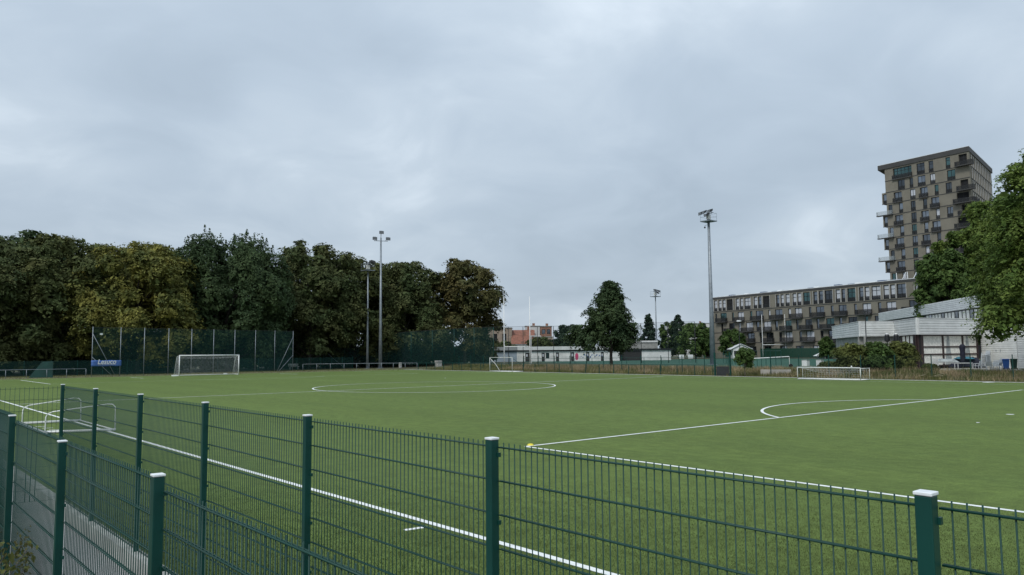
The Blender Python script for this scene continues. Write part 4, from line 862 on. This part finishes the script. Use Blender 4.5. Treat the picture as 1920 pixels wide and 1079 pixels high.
def drape(name, label, x, y, w_, d_, z0, h_, m_, seed, rz):
    t = np.random.default_rng(seed); q = MB(); k = 12
    for i in range(k+1):
        for j in range(k+1):
            a, b = i/k*2-1, j/k*2-1; e_ = max(abs(a), abs(b)); z = h_*(1-max(0, e_-.55)/.45*.85)+t.normal(0, .04)*h_; q.v.append((a*w_/2, b*d_/2, z))
    for i in range(k):
        for j in range(k): q.f.append((i*(k+1)+j, (i+1)*(k+1)+j, (i+1)*(k+1)+j+1, i*(k+1)+j+1))
    o = q.build(name, m_, None, True); o.location = (x, y, z0); o.rotation_euler = (0, 0, rz); sm_ = o.modifiers.new('solid', 'SOLIDIFY'); sm_.thickness = .01
    return tag(o, label, 'cover')
drape('grey_cover', 'crumpled silver-grey cover lying on the left table', 83.0, 31.0, 2.3, 1.1, 1.16, .36, 'tarp_grey', 1, cd)
drape('dark_tarp', 'dark tarpaulin heap behind the closed parasol', 86.4, 30.3, 3.4, 1.4, .43, 1.15, 'navy', 2, cd); drape('teal_tarp', 'teal tarpaulin folded on top of the dark heap', 86.0, 30.4, 1.9, .9, 1.45, .25, 'tarp_teal', 3, cd)
pa = thing('parasol', 'closed dark navy parasol standing before the curtained windows', 'parasol', (84.3, 29.9, .43))
MB().tube([(84.3, 29.9, .43), (84.3, 29.9, 3.12)], .03, 8).build('pole', 'dark_metal', pa); MB().lathe((84.3, 29.9, .43), [(.3, 0), (.3, .1), (.06, .14)], 14).build('base', 'concrete', pa)
q = MB(); rgp = random.Random(2)
for zz in range(9):
    z = 1.2+zz*.22; rr = [.17, .19, .2, .2, .2, .21, .23, .27, .12][zz]
    for k in range(12): t_ = 2*math.pi*k/12; r_ = rr*(1+(.22 if k % 2 else -.18)+rgp.uniform(-.06, .06)); q.v.append((84.3+r_*math.cos(t_), 29.9+r_*math.sin(t_), z))
for zz in range(8):
    for k in range(12): q.f.append((zz*12+k, zz*12+(k+1) % 12, (zz+1)*12+(k+1) % 12, (zz+1)*12+k))
q.f.append(tuple(8*12+k for k in range(12))); q.build('canopy', 'navy', pa, True)
def wbin(label, x, y, m_, rz):
    t = thing('wheelie_bin', label, 'bin', (x, y, .43), 'wheelie bins'); t.rotation_euler = (0, 0, rz)
    q = MB(); q.hexa([(-.22, -.26, .06), (.22, -.26, .06), (.22, .22, .06), (-.22, .22, .06), (-.29, -.34, .96), (.29, -.34, .96), (.29, .36, .96), (-.29, .36, .96)]); o = q.build('body', m_); o.parent = t; bv = o.modifiers.new('bevel', 'BEVEL'); bv.width = .03
    q = MB(); q.hexa([(-.31, -.38, .962), (.31, -.38, .962), (.31, .40, .962), (-.31, .40, .962), (-.28, -.33, 1.05), (.28, -.33, 1.05), (.28, .38, 1.08), (-.28, .38, 1.08)]); o = q.build('lid', m_); o.parent = t
    o = MB().tube([(-.26, .44, 1.0), (.26, .44, 1.0)], .02, 6).build('handle', m_); o.parent = t
    for sx in (-1, 1): o = MB().tube([(sx*.24-.03, .28, .1), (sx*.24+.03, .28, .1)], .1, 12).build('wheel', 'rubber'); o.parent = t
wbin('bright blue wheelie bin at the right end of the terrace', 85.86, 26.63, 'bin_blue', cd); wbin('dark green wheelie bin right of the blue bin', 86.75, 26.22, 'bin_green', cd)
lpole = thing('lamp_post', 'slim dark lamp post before the ribbed fascia', 'lamp post', (77.1, 36.1, .4)); MB().tube([(77.1, 36.1, .3), (77.1, 36.1, 6.25)], .06, 8, .045).build('pole', 'dark_metal', lpole); MB().box((76.95, 35.95, 6.25), (77.25, 36.25, 6.36)).build('lamp_head', 'dark_metal', lpole)
for i, (x, y, lb) in enumerate([(77.55, 34.25, 'left of the two dark lanterns above the shrubs'), (78.2, 33.65, 'right of the two dark lanterns above the shrubs')]):
    t = thing('lantern_post', lb, 'lamp post', (x, y, .3), 'lanterns above the shrubs'); MB().tube([(x, y, .3), (x, y, 3.3)], .05, 8).build('pole', 'dark_metal', t)
    MB().lathe((x, y, 3.25), [(.10, 0), (.26, .12), (.24, .6), (.16, .75)], 10).build('lantern', 'frame_dark', t); MB().lathe((x, y, 4.0), [(.16, 0), (.13, .08), (.04, .1)], 10).build('lantern_top', 'white', t)
st = MB()
for k in range(7): a = rb.uniform(-.4, .4); x, y = 69.4+rb.uniform(-.3, .3), 27.6+rb.uniform(-.8, .8); st.tube([(x, y, .2), (x-.3+a, y-.9, .35+rb.uniform(-.1, .15))], .02, 4)
tag(st.build('dead_branches', 'straw'), 'pale dead branches lying on the bank before the terrace', 'branches')

# ------------------------------------------------------------------ changing rooms, houses and other things in the distance
cr2 = thing('changing_rooms', 'long low white changing-room building with dark doors and a grey flat roof', 'building', (125, 125, .4))
A3, B3 = V2((106.5, 136.19)), V2((130.1, 116.1)); ua = (B3-A3)/np.linalg.norm(B3-A3); na = outn(A3, B3); L5 = np.linalg.norm(B3-A3)
pxu = lambda s_: s_
DO = [(10.05, 11.3), (13.7, 14.4), (16.85, 17.55), (20.2, 20.9), (23.6, 24.3), (26.85, 27.5)]
WN = [(14.6, 15.4)]
w = MB(); storey(w, A3, ua, na, 8.2, L5, .4, 2.62, sorted([(a, b, .0, 2.0) for a, b in DO]+[(a, b, .7, 1.95) for a, b in WN]), .3); w.build('wall', 'wall_white', cr2)
MB().fbox(A3, ua, na, 0, 8.19, -.3, 0, .4, 2.62).build('blue_grey_wall', 'wall_pale_blue', cr2)
for a, b in DO: d_ = MB().fbox(A3, ua, na, a+.02, b-.02, -.2, -.1, .4, 2.38).build('door', 'door_dark', cr2); child(MB().fbox(A3, ua, na, a+.15, min(b-.2, a+.55), -.098, -.09, 1.5, 2.1), 'door_pane', 'curtain', d_, False)
for a, b in WN: window(cr2, A3, ua, na, a, b, 1.1, 2.35, 'glass_green')
MB().fbox(A3, ua, na, 0, L5, -8, -.31, .4, 2.6).build('core', 'interior', cr2)
MB().fbox(A3, ua, na, -.2, L5+.2, -8, -.05, 2.63, 2.95).build('clerestory_band', 'frame_dark', cr2)
MB().fbox(A3, ua, na, -.4, 8.3, -8.2, .55, 2.96, 3.72).build('roof', 'roof_grey', cr2); MB().fbox(A3, ua, na, 8.32, L5+.4, -8.2, .55, 2.96, 3.72).build('roof', 'corrugated', cr2)
def paint(mb, cx_, cz, pts): mb.v.extend([(A3[0]+ua[0]*(cx_+p)+na[0]*.006, A3[1]+ua[1]*(cx_+p)+na[1]*.006, cz+z) for p, z in pts]); b = len(mb.v); mb.f.append(tuple(range(b-len(pts), b)))
q = MB(); paint(q, 21.5, 1.45, [(.38*math.cos(t_), .8*math.sin(t_)) for t_ in np.linspace(0, 6.1, 14)]); q.build('graffiti_shape', 'pink_paint', cr2)
q = MB(); rgf = random.Random(4)
for k in range(16): cx_, cz = 22.2+k*.33, 1.2+rgf.uniform(0, .7); s_ = rgf.uniform(.08, .2); paint(q, cx_, cz, [(-s_, -s_), (s_*.3, -s_*1.2), (s_, s_*.6), (0, s_*1.3)])
q.build('graffiti_shape', 'blue_paint', cr2)
sh2 = thing('grey_pavilion', 'pale flat-roofed pavilion with dark front, right of the lone tree', 'building', (140, 113, .4))
A5, B5 = V2((132.2, 119.5)), V2((143.0, 112.0)); ub = (B5-A5)/np.linalg.norm(B5-A5); nb2 = outn(A5, B5); L6 = np.linalg.norm(B5-A5)
MB().fbox(A5, ub, nb2, 0, 6.2, -5, 0, .4, 2.7).build('dark_front', 'door_dark', sh2); MB().fbox(A5, ub, nb2, 6.21, L6, -5, 0, .4, 2.7).build('wall', 'wall_white', sh2); MB().fbox(A5, ub, nb2, -.4, L6+.3, -5.3, .3, 2.71, 3.1).build('roof', 'frame_dark', sh2)
MB().fbox(A5, ub, nb2, 1.0, L6-1, -14, -7, .4, 4.6).build('rear_block', 'concrete', sh2); MB().fbox(A5, ub, nb2, 1.0, L6-1, -14.2, -6.8, 4.61, 5.0).build('rear_roof', 'wall_white', sh2)
def house(name, label, a, b, dep_, z1, wall, wins, roof=None, rm='tile_red', ridge=2.2, z0=.4):
    t = thing(name, label, 'house', (*a, z0), 'houses beyond the changing rooms'); a, b = V2(a), V2(b); u_ = (b-a)/np.linalg.norm(b-a); n_ = outn(a, b); L_ = np.linalg.norm(b-a)
    w = MB(); zs = sorted(set([p[2] for p in wins])); prev = z0
    for zz in zs:
        row = [p for p in wins if p[2] == zz]; h_ = row[0][3]
        w.fbox(a, u_, n_, 0, L_, -.3, 0, prev, zz); storey(w, a, u_, n_, 0, L_, zz, zz+h_, [(p[0], p[1], 0, h_) for p in row], .3); prev = zz+h_
    w.fbox(a, u_, n_, 0, L_, -.3, 0, prev, z1); w.fbox(a, u_, n_, 0, .3, -dep_, -.3, z0, z1); w.fbox(a, u_, n_, L_-.3, L_, -dep_, -.3, z0, z1); w.build('wall', wall, t)
    MB().fbox(a, u_, n_, .3, L_-.3, -dep_+.1, -.31, z0, z1-.02).build('core', 'interior', t)
    for p in wins: window(t, a, u_, n_, p[0], p[1], p[2], p[2]+p[3], 'glass', 2 if p[1]-p[0] > 1.2 else 1)
    P = lambda s_, d_, z: (a[0]+u_[0]*s_+n_[0]*d_, a[1]+u_[1]*s_+n_[1]*d_, z)
    if roof == 'gable':
        q = MB(); m_ = -dep_/2; q.v += [P(-.3, .4, z1-.1), P(L_+.3, .4, z1-.1), P(L_+.3, m_, z1+ridge), P(-.3, m_, z1+ridge), P(-.3, -dep_-.4, z1-.1), P(L_+.3, -dep_-.4, z1-.1)]
        q.f += [(0, 1, 2, 3), (3, 2, 5, 4), (0, 3, 4), (1, 5, 2)]; ro_ = q.build('roof', rm, t); sm_ = ro_.modifiers.new('solid', 'SOLIDIFY'); sm_.thickness = .15
        child(MB().fbox(a, u_, n_, L_*.7, L_*.7+.7, m_-.3, m_+.4, z1+ridge-.4, z1+ridge+1.0), 'chimney', 'brick', ro_, False)
    else:
        ro_ = MB().fbox(a, u_, n_, -.15, L_+.15, -dep_, .15, z1+.003, z1+.25).build('roof', rm, t); child(MB().fbox(a, u_, n_, L_*.5, L_*.5+.8, -3.5, -2.7, z1+.25, z1+1.1), 'chimney', 'brick', ro_, False)
    return t
house('flat_house', 'grey-beige flat-roofed house at the left, beside the rust-tinged tree', (143.5, 180), (149.0, 175.2), 9, 9.6, 'brick_pale', [(2.0, 3.0, 5.4, 2.6), (4.5, 5.7, 5.4, 2.6)], rm='concrete')
house('gabled_house', 'house with an orange-red tiled roof right of the flat beige house', (147.0, 172.6), (150.6, 169.6), 8, 5.0, 'brick_pale', [(1, 2, 3.2, 1.2)], 'gable', 'tile_red', 2.6)
house('gabled_house', 'house with a dark red roof ridge just left of the white house', (152.2, 178.6), (157.0, 174.4), 8, 7.6, 'brick', [(2, 3, 5.2, 1.2)], 'gable', 'tile_red', 1.7)
house('flat_house', 'white blank-walled house with flat roof', (158.8, 180.2), (162.2, 177.3), 9, 10.4, 'house_white', [(1.5, 1.9, 3.0, .8)], rm='concrete')
house('flat_house', 'brown brick flat-roofed house right of the white house', (162.3, 177.25), (165.0, 174.9), 9, 10.3, 'brick', [(.5, 1.6, 8.0, 1.5), (2.1, 3.1, 8.0, 1.5)], rm='concrete')
house('brick_extension', 'pale brick house wing with a balcony window below the brown brick house', (153.2, 169.3), (157.0, 166.0), 5, 6.8, 'brick_pale', [(2.9, 4.5, 4.6, 1.6), (2.9, 4.5, 1.8, 1.5)], rm='concrete')
house('garden_shed', 'long pale shed with a grey roof in front of the orange roof', (136.3, 161.4), (141.2, 157.2), 4, 4.4, 'wall_white', [(3, 3.8, 2.4, .8)], rm='roof_grey')
house('gabled_house', 'red-roofed low house behind the garden trees, left of the big mast', (185.0, 132.6), (190.5, 125.5), 7, 2.9, 'brick', [(5.5, 7.5, 1.2, 1.2)], 'gable', 'tile_red', 1.7)
house('gabled_house', 'orange brick house with a solar roof touching the big mast', (200.0, 138.0), (206.0, 130.5), 9, 7.6, 'brick', [(6.5, 7.3, 4.2, 1.2)], 'gable', 'solar', 3.6)
house('pale_block', 'far pale flat-roofed block behind the garden trees', (258, 203), (276.5, 184.5), 12, 13.6, 'house_white', [(2+i*4.0, 4.6+i*4.0, 9.5, 1.6) for i in range(6)]+[(2+i*4.0, 4.6+i*4.0, 5.5, 1.6) for i in range(6)], rm='roof_grey')
hu = thing('white_hut', 'small white gabled hut in front of the apartment block', 'hut', (174, 114.5, .5))
a, b = V2((168.6, 112.6)), V2((171.6, 110.0)); u_ = (b-a)/np.linalg.norm(b-a); n_ = outn(a, b); L_ = np.linalg.norm(b-a)
q = MB(); P = lambda s_, d_, z: (a[0]+u_[0]*s_+n_[0]*d_, a[1]+u_[1]*s_+n_[1]*d_, z)
q.v += [P(0, 0, .5), P(L_, 0, .5), P(L_, 0, 2.9), P(L_/2, 0, 4.0), P(0, 0, 2.9), P(0, -3, .5), P(L_, -3, .5), P(L_, -3, 2.9), P(L_/2, -3, 4.0), P(0, -3, 2.9)]
q.f += [(0, 1, 2, 3, 4), (5, 9, 8, 7, 6), (0, 4, 9, 5), (1, 6, 7, 2)]; q.build('wall', 'wall_white', hu)
q = MB(); q.hexa([P(-.7, .3, 2.72), P(L_/2, .3, 4.02), P(L_/2, -3.3, 4.02), P(-.7, -3.3, 2.72), P(-.7, .3, 2.85), P(L_/2, .3, 4.15), P(L_/2, -3.3, 4.15), P(-.7, -3.3, 2.85)]); q.hexa([P(L_/2, .3, 4.03), P(L_+.9, .3, 2.72), P(L_+.9, -3.3, 2.72), P(L_/2, -3.3, 4.03), P(L_/2, .3, 4.16), P(L_+.9, .3, 2.85), P(L_+.9, -3.3, 2.85), P(L_/2, -3.3, 4.16)]); q.build('roof', 'roof_white', hu)
MB().fbox(a, u_, n_, .2, .9, .003, .03, 1.2, 2.4).build('door', 'door_dark', hu)
lps = thing('street_lamp', 'dark street lamp rising over the white hut', 'street lamp', (168, 110.5, .5)); MB().tube([(167.4, 109.9, .4), (167.4, 109.9, 9.6)], .11, 8, .07).build('pole', 'dark_metal', lps); MB().box((167.1, 109.4, 9.6), (167.7, 110.3, 9.95)).build('lamp_head', 'white', lps)
wsn = thing('windscreen_fence', 'dark green windscreen along the far side of the second pitch', 'fence', (172, 95, .4))
wp_ = path_posts([(180, 112), (160, 62)], 3.2)
for a, b in zip(wp_[:-1], wp_[1:]): MB().beam((*a, 1.75), (*b, 1.75), .05, 2.3).build('screen', 'shed_green' if rb.random() < .0 else 'bin_green', wsn)
for p in wp_: MB().tube([(*p, .3), (*p, 3.2)], .05, 6).build('post', 'green', wsn)
sf = thing('pitch_railing', 'dark green fence round the near side of the second pitch', 'fence', (90, 55, .4))
for p in path_posts([(108, 74), (80.5, 47.5)], 2.6): MB().tube([(*p, .3), (*p, 2.5)], .035, 6).build('post', 'green', sf)
MB().tube([(108, 74, 1.5), (80.5, 47.5, 1.5)], .03, 6).build('rail', 'green', sf); MB().tube([(108, 74, 2.45), (80.5, 47.5, 2.45)], .02, 6).build('rail', 'green', sf)
sf = thing('pitch_railing', 'dark green fence round the second pitch, left of the big mast', 'fence', (100, 90, .4))
for p in path_posts([(86, 98), (107, 75)], 2.8): MB().tube([(*p, .3), (*p, 1.5)], .035, 6).build('post', 'green', sf)
MB().tube([(86, 98, 1.45), (107, 75, 1.45)], .03, 6).build('rail', 'green', sf)
for i, (x, y, lb) in enumerate([(128.3, 98.5, 'left of the two white boards behind the second pitch'), (129.6, 97.2, 'right of the two white boards behind the second pitch')]):
    t = thing('advert_board', lb, 'board', (x, y, .45), 'white boards'); MB().beam((x, y, 1.35), (x+.75, y-.7, 1.35), .05, .75).build('panel', 'white', t); MB().tube([(x+.3, y-.3, .4), (x+.3, y-.3, 1.0)], .04, 6).build('leg', 'galv', t)
for i, (x, y, lb) in enumerate([(94.0, 52.0, 'left pale cabinet behind the paved path'), (95.4, 50.8, 'right pale cabinet behind the paved path')]):
    t = thing('cabinet', lb, 'cabinet', (x, y, .43), 'pale cabinets'); MB().box((x-.35, y-.35, .43), (x+.35, y+.35, 1.2)).build('body', 'wall_white', t); MB().box((x-.38, y-.38, 1.201), (x+.38, y+.38, 1.26)).build('lid', 'concrete', t)
rfh = thing('white_shelter', 'low white-roofed shelter at the far side of the second pitch', 'shelter', (171.5, 89.6, .44)); MB().hexa([(169.0, 90.6, 1.05), (172.2, 87.6, 1.05), (174.6, 90, 1.05), (171.4, 93, 1.05), (170.6, 90.4, 1.75), (172.3, 88.9, 1.75), (173.2, 89.9, 1.75), (171.5, 91.4, 1.75)]).build('roof', 'roof_white', rfh); MB().box((170.6, 88.9, .44), (173.0, 91.6, 1.05)).build('wall', 'concrete', rfh)
sl = MB(); sl.hexa([(68.8, 42.9, .02), (70.2, 40.4, .02), (70.7, 40.7, .02), (69.3, 43.2, .02), (68.8, 42.9, .62), (70.2, 40.4, .62), (70.7, 40.7, .62), (69.3, 43.2, .62)]); tag(sl.build('concrete_barrier', 'paving'), 'pale concrete barrier lying on the bank beside the young tree', 'barrier')
